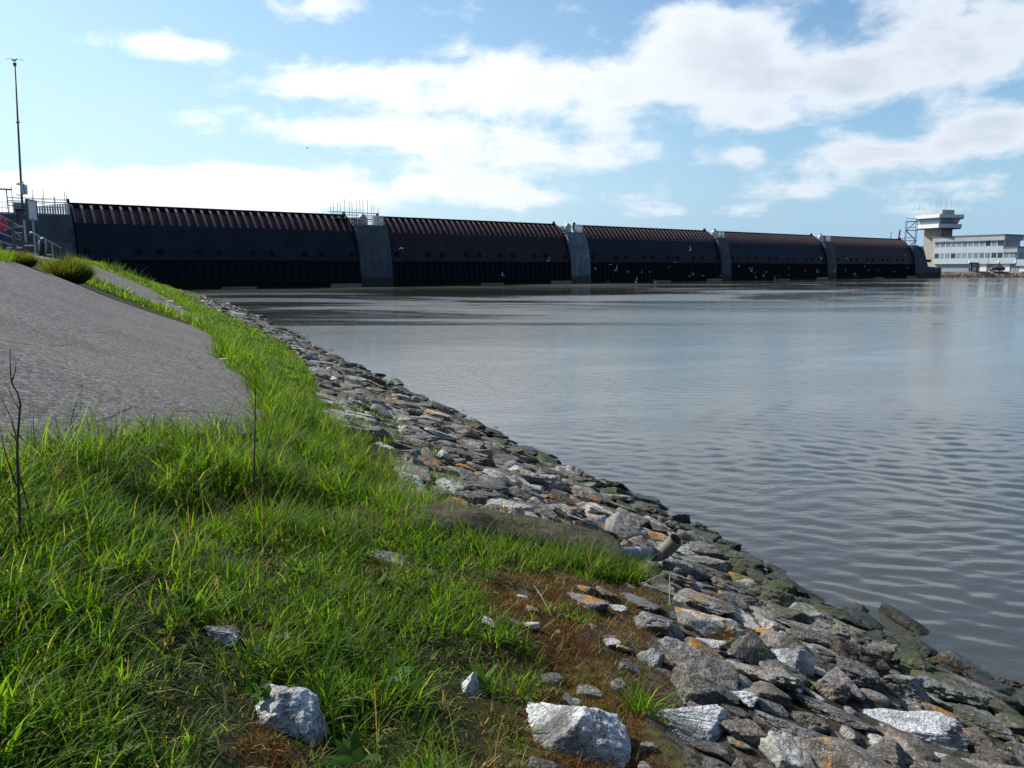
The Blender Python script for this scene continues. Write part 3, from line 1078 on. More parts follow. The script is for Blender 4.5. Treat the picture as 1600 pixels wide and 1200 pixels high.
    c = pts[j] + (pts[j + 1] - pts[j]) * (f - j)[:, None]
    tufts(B, c[:, 0] + r.normal(0, .09, k), c[:, 1] + r.normal(0, .09, k), 4, 0.06, 0.28, (0.5, 1.3), 0.005, 3, r, 0.92, lean=(0.5, 1.4), curl=(0.2, 1.4))
    o = B.build('grass', M['grass'])
    tag(o, 'long spring grass growing along the top of the bank', 'grass', kind='stuff')
    # weeds in the joint between the asphalt panels
    B = Blades()
    for (px, py, k, h) in [(98, 428, 26, .16), (118, 432, 30, .2), (140, 438, 30, .2), (160, 446, 30, .16), (178, 454, 26, .2), (200, 462, 22, .14), (218, 472, 16, .12), (238, 482, 10, .08), (60, 410, 14, .14), (75, 414, 20, .16), (86, 420, 20, .18), (20, 398, 10, .1), (40, 402, 14, .12), (275, 478, 14, .15), (287, 494, 18, .15), (190, 428, 16, .3), (205, 436, 18, .3)]:
        c = ground_at(px, py)
        if c is None: continue
        sc = c[1] / 18
        a = r.uniform(0, 6.28, k); q = 0.42 * sc * np.sqrt(r.random(k))
        tufts(B, c[0] + q * np.cos(a), c[1] + q * np.sin(a), 14, 0.10, h * sc + .06, (0.4, 1.1), 0.03, 2, r, 0.12, lean=(0.1, 1.3), gain=0.85)
    tag(B.build('weeds', M['grass']), 'low green weeds sprouting from the joint in the asphalt', 'weeds', kind='stuff')
    # red brown moss between the stones
    B = Blades()
    def moss_ok(x, y):
        m = in_poly(x, y, MOSS) | in_poly(x, y, MOSS2)
        return m & (n2(x, y, 2.4, 3, 81) > -0.28)
    x, y = scatter(((-2, 2), (1, 6)), 4200, r, moss_ok)
    k = 4
    x = np.repeat(x, k) + r.normal(0, .012, len(x) * k); y = np.repeat(y, k) + r.normal(0, .012, len(y) * k)
    n = len(x)
    c = np.array([(0.12, 0.045, 0.014), (0.20, 0.085, 0.024), (0.24, 0.15, 0.045), (0.07, 0.028, 0.012), (0.16, 0.13, 0.03)])[r.integers(0, 5, n)]
    tone = np.clip(0.5 + n2(x, y, 3.1, 3, 83), 0.2, 1.3)[:, None]
    c = c * (0.35 + 1.0 * r.random((n, 1)) ** 1.5) * (0.5 + 0.7 * tone)
    B.add(x, y, ground_z(x, y) - .004, r.uniform(0, 6.28, n), r.uniform(.014, .048, n), r.uniform(.1, 1.1, n), r.uniform(.2, 1.4, n), np.full(n, .0050), 1, np.concatenate([c, np.ones((n, 1))], 1), r.normal(0, 1, n))
    x, y = scatter(((-2, 2), (1, 6)), 150, r, moss_ok)
    tufts(B, x, y, 5, 0.05, 0.075, (0.4, 1.4), 0.0032, 2, r, 1.0, lean=(0.7, 1.5), curl=(0.0, 0.6), gain=0.6)
    x, y = scatter(((-2, 2), (1, 6)), 26, r, moss_ok)
    tufts(B, x, y, 8, 0.035, 0.06, (0.4, 1.3), 0.004, 2, r, 0.15, lean=(0.2, 1.1))
    tag(B.build('moss_undergrowth', M['grass']), 'rusty red brown moss carpeting the soil between stones', 'moss', kind='stuff')


# ------------------------------------------------------------------ rocks
def ico(sub):
    me = bpy.data.meshes.new('t')
    import bmesh
    bm = bmesh.new()
    bmesh.ops.create_icosphere(bm, subdivisions=sub, radius=1.0)
    v = np.array([x.co[:] for x in bm.verts]); f = np.array([[q.index for q in p.verts] for p in bm.faces])
    bm.free()
    bpy.data.meshes.remove(me)
    return v, f


ICO = {k: ico(k) for k in (2, 3, 5, 6)}


def rock_shape(seed, sub, faces=13, sharp=26, flat=0.62, long=1.35, rough=0.05, point=0.0, planes=()):
    """a quarried stone: planes cut from a sphere, chipped edges, rough faces. Longest half axis about 1."""
    r = np.random.default_rng(seed)
    d, f = ICO[sub]
    nrm = r.normal(0, 1, (faces, 3)); nrm /= np.linalg.norm(nrm, axis=1)[:, None]
    nrm[0] = (r.normal(0, .18), r.normal(0, .18), 1); nrm[0] /= np.linalg.norm(nrm[0])
    nrm[1] = (r.normal(0, .2), r.normal(0, .2), -1); nrm[1] /= np.linalg.norm(nrm[1])
    h = r.uniform(0.62, 1.0, faces)
    h[0] = r.uniform(0.55, 0.75)
    for i, (a_, b_, c_, h_) in enumerate(planes):
        nrm[i] = np.array((a_, b_, c_)) / math.sqrt(a_ * a_ + b_ * b_ + c_ * c_); h[i] = h_
    if planes:
        h[len(planes):] = np.maximum(h[len(planes):], .86)
    # fewer warped edges: bend the direction a little before measuring
    w = d + 0.10 * np.stack([fbm(d * 2.1 + 5 * i, 3, seed + i) for i in range(3)], 1)
    w /= np.linalg.norm(w, axis=1)[:, None]
    c = np.maximum(w @ nrm.T, 1e-4) / h
    rad = (c ** sharp).sum(1) ** (-1 / sharp)
    p = d * np.minimum(rad, 1.5)[:, None]
    if sub >= 5:
        k = np.abs(fbm(p * 2.3 + seed, 4, seed + 9))
        p *= (1 - rough * 1.7 * (0.35 - k).clip(0) / 0.35)[:, None]
        p *= (1 + rough * fbm(p * 5.0 + seed, 5, seed + 4, .62) + rough * .45 * fbm(p * 17 + seed, 3, seed + 5, .6))[:, None]
    else:
        p *= (1 + rough * 1.5 * fbm(p * 2.7 + seed, 3, seed + 4))[:, None]
    if point:
        p[:, :2] *= (1 - point * np.clip(p[:, 2], 0, 1))[:, None]
    p[:, 0] *= long; p[:, 2] *= flat
    p /= np.abs(p[:, :2]).max()
    return p.astype(np.float32), f


def rot_to_slope(x, y):
    e = 0.25
    gx = (float(base_z(np.array([x + e]), np.array([y]))[0]) - float(base_z(np.array([x - e]), np.array([y]))[0])) / (2 * e)
    gy = (float(base_z(np.array([x]), np.array([y + e]))[0]) - float(base_z(np.array([x]), np.array([y - e]))[0])) / (2 * e)
    return Vector((-gx, -gy, 1)).normalized().to_track_quat('Z', 'Y').to_matrix()


def rock_object(me, x, y, size, yaw, tilt, sink, col, label, group=None, scale=(1, 1, 1), upright=False):
    o = add_ob('rock', me)
    Rm = (Matrix.Identity(3) if upright else rot_to_slope(x, y)) @ Euler((tilt[0], tilt[1], 0)).to_matrix() @ Euler((0, 0, yaw)).to_matrix()
    o.matrix_world = Matrix.LocRotScale(Vector((x, y, gz1(x, y) + size * sink)), Rm.to_quaternion(), Vector(scale) * size)
    o.color = col
    tag(o, label, 'rock', group)
    return o


PROTO = []


def make_protos():
    kinds = [dict(flat=.60, long=1.35), dict(flat=.72, long=1.2), dict(flat=.50, long=1.5), dict(flat=.85, long=1.1), dict(flat=.42, long=1.3), dict(flat=.66, long=1.6), dict(flat=.8, long=1.3), dict(flat=.55, long=1.15)]
    for i in range(18):
        k = kinds[i % len(kinds)]
        p, f = rock_shape(100 + i, 5, faces=10 + i % 6, sharp=18 + 6 * (i % 4), rough=.045 + .012 * (i % 3), **k)
        me = np_mesh('rock', p, tris=f, smooth=True, mats=[M['rock']])
        me.set_sharp_from_angle(angle=math.radians(38))
        PROTO.append((me, k['flat'], k['long']))


PALE = (0.80, 0.81, 0.83, 0.30)
GREY = (0.26, 0.25, 0.245, 0.30)
DARK = (0.11, 0.105, 0.10, 0.25)
BROWN = (0.20, 0.165, 0.13, 0.5)


def make_feature_rocks():
    """stones one can pick out in the photograph: pixel of the foot, width in pixels, shape, tone, label"""
    F = [
        ((440, 1130), 122, dict(flat=.95, long=1.1, faces=12, sharp=40, planes=[(-.62, -.35, .70, .55), (.50, -.42, .75, .50), (.1, .2, .97, .62), (.95, 0, .3, .8), (-.9, .2, .1, .8), (0, -.95, .2, .75), (.1, .9, .2, .7)]), PALE, 0.25, 'pale pitted boulder standing in the grass above a patch of red brown moss', 0.5, (.25, -.1)),
        ((737, 1072), 54, dict(flat=1.35, long=1.0, faces=11, sharp=34, planes=[(-.75, -.2, .62, .55), (.35, -.85, .4, .55), (.85, .1, .35, .6), (-.3, .6, .7, .6)]), PALE, 0.55, 'small pointed pale stone with an orange lichen spot standing in grass', 0.0, (0, 0)),
        ((905, 1160), 176, dict(flat=.95, long=1.2, faces=13, sharp=44, planes=[(-.52, -.12, .85, .42), (.12, -.82, .55, .46), (.72, -.1, .68, .50), (.2, .6, .75, .52), (-.95, 0, .1, .85), (.98, .1, .1, .85), (0, -1, .05, .8)]), PALE, 0.25, 'largest jagged pale boulder with a steep shaded face beside the red moss', 0.3, (.1, -.1)),
        ((1078, 1140), 126, dict(flat=.62, long=1.2, faces=12, sharp=50, planes=[(.10, -.28, .95, .42), (-.85, -.3, .3, .62), (.8, -.5, .3, .72), (-.2, .9, .3, .75), (.25, -.92, .2, .8)]), PALE, 0.2, 'pale angular granite slab lying flat beyond the largest jagged boulder', .9, (.22, .12)),
        ((348, 1012), 74, dict(flat=.6, long=1.5, faces=11, sharp=22), PALE, 0.35, 'low pale stone half sunk in long grass, beside ochre moss', .2, (0, 0)),
        ((445, 1012), 28, dict(flat=.9, long=1.0, faces=9), GREY, 0.25, 'little grey stone in a dark hollow of the grass', 0, (0, 0)),
        ((612, 882), 84, dict(flat=.35, long=1.9, faces=10), GREY, 0.30, 'long low grey stone almost overgrown by grass', .1, (0, 0)),
        ((764, 984), 46, dict(flat=.45, long=1.5, faces=9), PALE, 0.95, 'small pale stone with bright orange lichen at the edge of the grass', .1, (0, 0)),
        ((610, 1066), 26, dict(flat=.9, long=1.0, faces=8), PALE, 0.3, 'small pale stone peeping out of short grass', 0, (0, 0)),
        ((1021, 1040), 46, dict(flat=1.1, long=.85, faces=8, sharp=30, point=.25), (.36, .38, .42, .2), 0.2, 'small upright blue grey stone casting a shadow on red moss', 0, (0, .12)),
        ((1236, 1052), 78, dict(flat=.85, long=1.15, faces=12, sharp=40, planes=[(-.35, -.25, .9, .45), (.62, -.55, .5, .55), (.2, .8, .5, .6), (-.9, -.1, .3, .8)]), PALE, 0.2, 'pale speckled granite block with a dark shaded side in the middle of the rubble', .4, (.2, .15)),
        ((1030, 992), 96, dict(flat=.62, long=1.2, faces=11, sharp=20), GREY, 0.3, 'rounded grey speckled stone above the small upright stone', .3, (.1, .1)),
        ((1108, 965), 72, dict(flat=.55, long=1.25, faces=9), (.33, .33, .34, .3), .3, 'grey layered slab tilted towards the water', .4, (.15, .25)),
        ((1150, 928), 72, dict(flat=.75, long=1.3, faces=9, sharp=30), (.24, .22, .20, .3), .3, 'brown grey block leaning on its neighbours near the water', .8, (.2, .1)),
        ((1224, 930), 46, dict(flat=1.1, long=.95, faces=8, sharp=30, point=.2), DARK, .2, 'dark upright block on the shoulder above the water', .3, (0, .1)),
        ((1285, 1005), 108, dict(flat=.45, long=1.4, faces=9, sharp=30), (.20, .20, .20, .25), .25, 'large dark grey speckled slab sloping to the water', .5, (.05, .15)),
        ((1372, 1035), 50, dict(flat=1.15, long=.9, faces=8, sharp=34), (.17, .165, .155, .2), .2, 'upright dark stone standing near the water', .2, (.1, .15)),
        ((1338, 1072), 84, dict(flat=.7, long=1.2, faces=8, sharp=38), DARK, .25, 'dark block with a flat shaded front and ochre lichen at its foot', .1, (-.05, .1)),
        ((1420, 1092), 84, dict(flat=.75, long=1.1, faces=11, sharp=20), (.28, .28, .28, .25), .25, 'round speckled grey stone behind the long pale slab', .2, (0, .1)),
        ((1487, 1092), 100, dict(flat=.6, long=1.2, faces=11, sharp=20), (.23, .24, .23, .2), .2, 'broad grey green stone next to the round speckled one', .7, (0, .12)),
        ((1428, 1150), 165, dict(flat=.45, long=1.75, faces=12, sharp=44, planes=[(.10, -.32, .94, .45), (.75, -.55, .35, .80), (-.8, -.3, .4, .8), (.1, .9, .3, .6), (-.1, -.95, .3, .62)]), (.80, .81, .83, .2), .2, 'long pale granite slab lying across the dark rubble', .62, (.08, .1)),
        ((1428, 1036), 52, dict(flat=.6, long=1.3, faces=12, sharp=16), (.03, .033, .025, .0), .0, 'black weed covered stone at the waterline', .1, (0, .1)),
        ((1165, 1112), 44, dict(flat=.8, long=1.0, faces=8, sharp=34), PALE, .3, 'small pale wedge of granite between darker slabs', .3, (.2, .2)),
        ((905, 818), 92, dict(flat=.34, long=2.0, faces=10, sharp=22), (.40, .40, .39, .35), .35, 'long flat pale slab just above the concrete casing', .05, (.1, .05)),
        ((840, 790), 30, dict(flat=.8, long=1.0, faces=8, sharp=28), PALE, .2, 'small bright stone above the long flat slab', .3, (.1, .1)),
        ((600, 670), 46, dict(flat=.62, long=1.25, faces=8, sharp=40), (.24, .25, .28, .2), .2, 'square blue grey block at the grass edge', .1, (0, .1)),
        ((596, 697), 66, dict(flat=.32, long=2.0, faces=9, sharp=30), PALE, .2, 'long pale slab lying along the grass edge', .05, (.05, .0)),
        ((647, 714), 52, dict(flat=.6, long=1.35, faces=9, sharp=30), (.16, .17, .20, .2), .2, 'dark blue grey stone below the long pale slab', .5, (.1, .1)),
        ((640, 734), 66, dict(flat=.5, long=1.5, faces=8, sharp=34, point=.3), GREY, .3, 'angular grey stone with a dark shaded front near the grass', .2, (.1, .0)),
        ((644, 760), 62, dict(flat=.62, long=1.2, faces=11, sharp=20), PALE, .3, 'smooth pale stone with a sloping back beside bright grass', .2, (.1, -.1)),
        ((694, 718), 34, dict(flat=.9, long=1.1, faces=8, sharp=34, point=.4), (.62, .62, .62, .25), .25, 'small white pointed stone in the middle of the rubble slope', .1, (.1, 0)),
        ((724, 733), 46, dict(flat=.5, long=1.4, faces=10, sharp=20), (.30, .26, .22, 1.15), 1.15, 'stone almost covered by bright orange lichen', .3, (.1, 0)),
        ((1210, 1006), 92, dict(flat=.4, long=1.5, faces=10, sharp=20), (.24, .20, .16, 1.1), 1.1, 'flat stone crusted with ochre orange lichen', .3, (.1, .15)),
        ((526, 598), 34, dict(flat=.6, long=1.3, faces=9, sharp=30), PALE, .2, 'pale stone at the far end of the rubble by the grass', .3, (.1, 0)),
        ((1060, 812), 30, dict(flat=.5, long=1.3, faces=12, sharp=16), (.05, .06, .02, 0), .0, 'green weedy stone poking out of the water', .3, (0, 0)),
        ((888, 739), 34, dict(flat=.45, long=1.4, faces=12, sharp=16), (.05, .07, .02, 0), .0, 'rounded mossy green stone awash at the waterline', .2, (0, 0)),
        ((762, 664), 26, dict(flat=.6, long=1.2, faces=12, sharp=16), (.05, .07, .03, 0), .0, 'small green stone standing out into the water', .2, (0, 0)),
        ((965, 958), 30, dict(flat=.7, long=1.0, faces=8, sharp=34), PALE, .2, 'small pale angular stone on the red moss', .5, (.1, .2)),
        ((815, 943), 20, dict(flat=.7, long=1.0, faces=8, sharp=34), (.7, .7, .7, .1), .1, 'little white stone at the top of the moss', .3, (0, 0)),
        ((920, 952), 84, dict(flat=.5, long=1.4, faces=11, sharp=20), (.25, .25, .27, .8), .8, 'grey stone spotted red and orange below the grass tufts', .15, (.05, .1)),
        ((1000, 945), 110, dict(flat=.4, long=1.9, faces=10, sharp=22), (.16, .165, .18, .2), .2, 'long dark slab in the shade of the drain pipe', -.3, (.1, .1)),
        ((1300, 1130), 120, dict(flat=.4, long=1.6, faces=11, sharp=22), (.20, .19, .18, .6), .6, 'weathered brown slab streaked with lichen beside the pale wedge', .3, (.05, .12)),
        ((1250, 1170), 130, dict(flat=.42, long=1.5, faces=11, sharp=22), (.23, .22, .21, .5), .5, 'flat grey brown slab nearest the camera among the rubble', .4, (.05, .12)),
        ((1540, 1140), 90, dict(flat=.6, long=1.3, faces=9, sharp=28), (.26, .26, .25, .3), .3, 'grey stone at the water beyond the long pale granite slab', .5, (.05, .15)),
        ((1120, 1180), 60, dict(flat=.5, long=1.3, faces=10, sharp=20), (.22, .21, .2, .4), .4, 'dull grey stone tucked under the pale angular granite slab', .3, (.1, .1)),
    ]
    for i, ((px, py), wpx, shp, col, lich, label, yaw, tilt) in enumerate(F):
        c = ground_at(px, py)
        d = math.hypot(math.hypot(c[0], c[1]), EYE - float(base_z(c[:1], c[1:])[0]))
        size = wpx / 1202.0 * d * 0.52
        p, f = rock_shape(500 + i, 6 if wpx > 70 else 5, rough=.055, **shp)
        me = np_mesh('rock', p, tris=f, smooth=True, mats=[M['rock']])
        me.set_sharp_from_angle(angle=math.radians(40))
        fl = shp['flat'] / max(shp['long'], 1)
        rock_object(me, c[0], c[1] + size * 0.2, size, yaw if 'planes' not in shp else 0, tilt if 'planes' not in shp else (0, 0), fl * (0.26 if 'planes' not in shp else .20), (*col[:3], lich), label, upright='planes' in shp)
        ROCK_KEEP.append((c[0], c[1] + size * .2, size))


def size_words(s):
    return 'small' if s < .11 else ('medium' if s < .19 else 'large')


def make_rubble():
    r = np.random.default_rng(5)
    pts = [(a, b, c * .8) for a, b, c in ROCK_KEEP]
    cell = 0.5
    gridd = {}

    def put(x, y, s):
        gridd.setdefault((int(x // cell), int(y // cell)), []).append((x, y, s))
    for a, b, c in pts:
        put(a, b, c * 1.5)
    stones = []
    bandsr = [((-1, 5.5), (1.2, 8), 80000), ((-3.5, 4), (8, 14), 36000), ((-9, 2), (14, 26), 22000), ((-20, -4), (26, 50), 20000), ((-55, -14), (50, 98), 26000)]
    for (bx, by, n) in bandsr:
        x = r.uniform(*bx, n); y = r.uniform(*by, n)
        s = shore_dist(x, y)
        ok = (s > -0.85) & (s < 4.4) & ~in_poly(x, y, GRASS)
        mo = in_poly(x, y, MOSS)
        dmo, _, _ = poly_dist(x, y, MOSS)
        mo |= (dmo < .22) & (s > 2.0)
        mo_small = mo & (r.random(n) < .012)
        ok &= ~mo | mo_small
        x, y, s = x[ok], y[ok], s[ok]
        far = y > 26
        rad = np.where(np.arange(len(x)) < len(x) * .14, r.uniform(.16, .26, len(x)), np.where(np.arange(len(x)) < len(x) * .36, r.uniform(.10, .16, len(x)), r.uniform(.04, .09, len(x))))
        rad = np.where(far, np.maximum(rad, .12) * 1.1, rad)
        rad = np.where(mo_small[ok] , r.uniform(.025, .075, len(x)), rad)
        for i in range(len(x)):
            xi, yi, ri = x[i], y[i], rad[i]
            cx, cy = int(xi // cell), int(yi // cell)
            clash = False
            for a in (-1, 0, 1):
                for b in (-1, 0, 1):
                    for (qx, qy, qr) in gridd.get((cx + a, cy + b), ()):
                        if (qx - xi) ** 2 + (qy - yi) ** 2 < ((qr + ri) * .66) ** 2:
                            clash = True; break
                    if clash: break
                if clash: break
            if not clash:
                put(xi, yi, ri)
                stones.append((xi, yi, ri, s[i]))
    # apparent size in the picture
    def app(q):
        x, y, ri, s = q
        v = np.array([x, y, float(base_z(np.array([x]), np.array([y]))[0]) + .05 - EYE])
        fw = np.array([0, math.cos(PITCH), -math.sin(PITCH)]); up = np.array([0, math.sin(PITCH), math.cos(PITCH)])
        d = v @ fw
        if d < .5: return 0
        px, py = 800 + 1202 * v[0] / d, 600 - 1202 * (v @ up) / d
        if not (-20 < px < 1620 and py < 1215) or s < -.35: return 0
        return ri / d
    ap = np.array([app(q) for q in stones])
    order = np.argsort(-ap)
    n_ind = 298 - len(ROCK_KEEP)
    ind = set(order[:n_ind].tolist())
    # landmarks for the labels
    marks = [('the concrete casing', ground_at(820, 845)), ('the drain pipe', ground_at(1030, 885)), ('the largest jagged boulder', ground_at(905, 1160)), ('the pale granite block', ground_at(1236, 1050)),
             ('the long pale granite slab', ground_at(1428, 1150)), ('the orange lichen stone', ground_at(724, 733)), ('the long flat slab', ground_at(905, 818)), ('the square blue block', ground_at(600, 670)),
             ('the brown grey block', ground_at(1150, 928)), ('the upright dark stone', ground_at(1372, 1035)), ('the mossy green stone', ground_at(888, 739)), ('the stone poking from the water', ground_at(1060, 812))]
    tones = [('pale', (0.50, 0.50, 0.49), .21), ('grey', (0.27, 0.255, 0.24), .37), ('brownish', (0.20, 0.173, 0.145), .22), ('dark', (0.11, 0.10, 0.09), .20)]
    V, Fc, C, nv = [], [], [], 0
    low = [rock_shape(900 + i, 3, faces=9 + i % 5, sharp=22, flat=(.6, .75, .5, .45)[i % 4], long=(1.3, 1.15, 1.5, 1.25)[i % 4], rough=.07) for i in range(14)]
    low2 = [rock_shape(950 + i, 2, faces=9 + i % 4, sharp=18, flat=(.6, .75, .5)[i % 3], long=1.3, rough=.07) for i in range(8)]
    for i, (x, y, ri, s) in enumerate(stones):
        tn = r.choice(4, p=[t[2] for t in tones])
        name, tc, _ = tones[tn]
        tc = np.array(tc) * np.array((1.05, 1.0, .93))
        col = np.array(tc) * r.uniform(.88, 1.35) * (1 + r.normal(0, .02, 3))
        li = float(np.clip(r.normal(.42, .24), 0, .97))
        yaw = r.uniform(0, 2 * math.pi)
        tilt = (r.normal(0, .13), r.normal(0, .13))
        size = ri * r.uniform(1.12, 1.34)
        if i in ind:
            me, fl, lg = PROTO[r.integers(0, len(PROTO))]
            sy = r.uniform(.85, 1.15); sz = r.uniform(.65, 1.1)
            flat = 'flat slab' if fl * sz / lg < .42 else ('blocky stone' if fl * sz / lg > .62 else 'angular stone')
            where = 'at the waterline' if s < .35 else ('low on the slope' if s < 1.3 else ('halfway up the slope' if s < 2.4 else 'high on the slope'))
            mk = min(marks, key=lambda m: math.hypot(m[1][0] - x, m[1][1] - y))
            side = 'beyond' if y > mk[1][1] else 'before'
            label = f'{size_words(size)} {name} {flat} {where}, {side} {mk[0]}'
            rock_object(me, x, y, size, yaw, tilt, r.uniform(.0, .10), (*col, li), label, 'riprap stones on the river bank', (1, sy, sz))
        else:
            p, f = low[r.integers(0, len(low))] if y < 26 else low2[r.integers(0, len(low2))]
            Rm = np.array(rot_to_slope(x, y) @ Euler((tilt[0], tilt[1], yaw)).to_matrix())
            V.append((p * size * np.array([1, r.uniform(.85, 1.15), r.uniform(.7, 1.1)])) @ Rm.T + np.array([x, y, gz1(x, y) + size * r.uniform(.03, .14)]))
            Fc.append(f + nv); nv += len(p)
            C.append(np.tile(np.array([*col, li]), (len(p), 1)))
    me = np_mesh('rock_rubble', np.concatenate(V), tris=np.concatenate(Fc), smooth=True, col=np.concatenate(C), mats=[M['rubble']])
    me.set_sharp_from_angle(angle=math.radians(36))
    tag(add_ob('rock_rubble', me), 'mass of small grey riprap stones along the water', 'riprap', kind='stuff')
    print('stones', len(stones), 'individual', len(ind))


make_protos()
make_feature_rocks()
make_rubble()
make_grass()


# ------------------------------------------------------------------ the barrage
AX0, AY0 = -59.13, 104.77            # where the first gate starts
AROT = math.atan2(.6, .8)            # the barrage runs along (.8, .6); local -y looks towards the camera
GATES = [(0.0, 39.85), (45.65, 84.7), (89.8, 130.6), (134.1, 174.5), (178.8, 221.8)]


def axis_pt(s, n=0.0):
    return (AX0 + .8 * s + .6 * n, AY0 + .6 * s - .8 * n, 0.0)


RIB_OUT = [(0.0, 11.3), (.55, 11.12), (1.15, 10.72), (1.75, 10.15), (2.35, 9.42), (2.85, 8.7)]
SHEET = [(-.35, 11.05), (.2, 10.75), (.75, 10.3), (1.3, 9.75), (1.85, 9.0), (2.3, 8.3)]
SKIN = [(2.85, 8.75), (3.35, 7.75), (3.8, 6.7), (4.15, 5.6), (4.42, 4.5), (4.52, 3.95)]
SKIRT = [(4.22, 4.05), (4.36, 3.0), (4.46, 1.8), (4.50, .55)]


def curved_body(mb, prof, L, back, u0=0.0):
    poly = [(-n, z) for n, z in prof] + [(-(prof[-1][0] - back), prof[-1][1]), (-(prof[0][0] - back), prof[0][1])]
    mb.prism(poly, u0, u0 + L)


ORD = ['first', 'second', 'third', 'fourth', 'fifth']
GATE_LABEL = ['widest looking dark sluice gate, nearest the asphalt slope', 'dark sluice gate with red brown skin between the scaffolded pier and the pale pier', 'third dark sluice gate from the asphalt slope, gulls flying low before it',
              'fourth dark sluice gate from the asphalt slope, right after the darkest pier', 'farthest sluice gate with dull brown skin, next to the control building']


def make_gate(i):
    a, b = GATES[i]
    L = b - a
    root = empty('sluice_gate', axis_pt(a), AROT)
    tag(root, GATE_LABEL[i], 'sluice gate', 'sluice gates of the barrage')
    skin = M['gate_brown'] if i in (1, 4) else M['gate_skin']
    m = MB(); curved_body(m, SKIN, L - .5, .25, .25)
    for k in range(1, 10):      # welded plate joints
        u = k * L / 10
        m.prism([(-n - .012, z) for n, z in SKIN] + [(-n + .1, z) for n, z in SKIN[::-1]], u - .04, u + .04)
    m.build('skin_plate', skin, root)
    m = MB(); curved_body(m, SHEET, L - .5, .4, .25)
    m.build('top_sheet', M['gate_top'], root)
    m = MB()
    n = int(round(L / 1.19))
    for k in range(n + 1):
        u = .3 + k * (L - .6) / n
        poly = [(-p, z) for p, z in RIB_OUT] + [(-p + .05, z - .05) for p, z in SHEET[::-1]]
        m.prism(poly, u - .035, u + .035)
        # flange along the outer edge of the rib
        m.prism([(-p - .02, z + .02) for p, z in RIB_OUT] + [(-p + .02, z - .04) for p, z in RIB_OUT[::-1]], u - .15, u + .15)
    m.build('rib_frame', M['gate_rib'], root)
    m = MB(); m.box(.1, L - .1, -.14, .5, 10.9, 11.5); m.build('crest_beam', M['gate_dark'], root)
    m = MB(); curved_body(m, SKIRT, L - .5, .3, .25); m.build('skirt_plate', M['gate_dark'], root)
    m = MB(); m.box(.25, L - .25, -3.9, -2.2, -1.2, .7); m.build('gap_shade_block', M['gate_dark'], root)  # added dark body stands for the shaded gap under the raised skirt
    m = MB()
    for k in range(n + 1):
        u = .3 + k * (L - .6) / n
        m.prism([(-p - .26, z) for p, z in SKIRT] + [(-p + .02, z) for p, z in SKIRT[::-1]], u - .05, u + .05)
    m.build('skirt_rib_frame', M['gate_dark'], root)
    m = MB(); m.box(.25, L - .25, -4.58, -4.2, 3.9, 4.12); m.build('lower_beam', skin, root)
    outer = RIB_OUT + SKIN[1:] + [(4.7, 2), (4.75, -1)]
    for u0, u1 in ((0, .28), (L - .28, L)):
        m = MB()
        m.prism([(-p - .08, z + .06) for p, z in outer] + [(-3.4, -1), (-1.2, 7.5), (.9, 11.0), (.55, 11.95), (.25, 12.0)], u0, u1)
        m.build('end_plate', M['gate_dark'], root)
    for f in (.03, .185, .255, .385, .455, .575, .645, .775, .845, .97):
        m = MB()
        u, z, nn = f * L, 5.0, 4.30
        ring = [(u + .44 * math.cos(t), z + .52 * math.sin(t)) for t in np.linspace(0, 2 * math.pi, 13)[:-1]]
        m.prism([(p, q) for p, q in ring], -nn - .10, -nn + .3, 'y')
        m.build('port_shade_disc', M['gate_dark'], root)  # solid dark disc on the skin, its colour stands for a hole's shade
    m = MB(); m.box(L - 5.2, L - .1, -5.3, -4.85, -.6, .42); m.build('sill_ledge', M['sill'], root)
    m = MB(); m.box(L * .45, L * .45 + 5, -5.2, -4.85, -.6, .16); m.build('sill_ledge', M['sill'], root)


for i in range(5):
    make_gate(i)

NOSE = [(3.3, 9.6), (3.75, 8.7), (4.2, 7.6), (4.6, 6.0), (4.9, 4.2), (5.1, 2.2), (5.2, 0.0), (5.25, -2.0)]


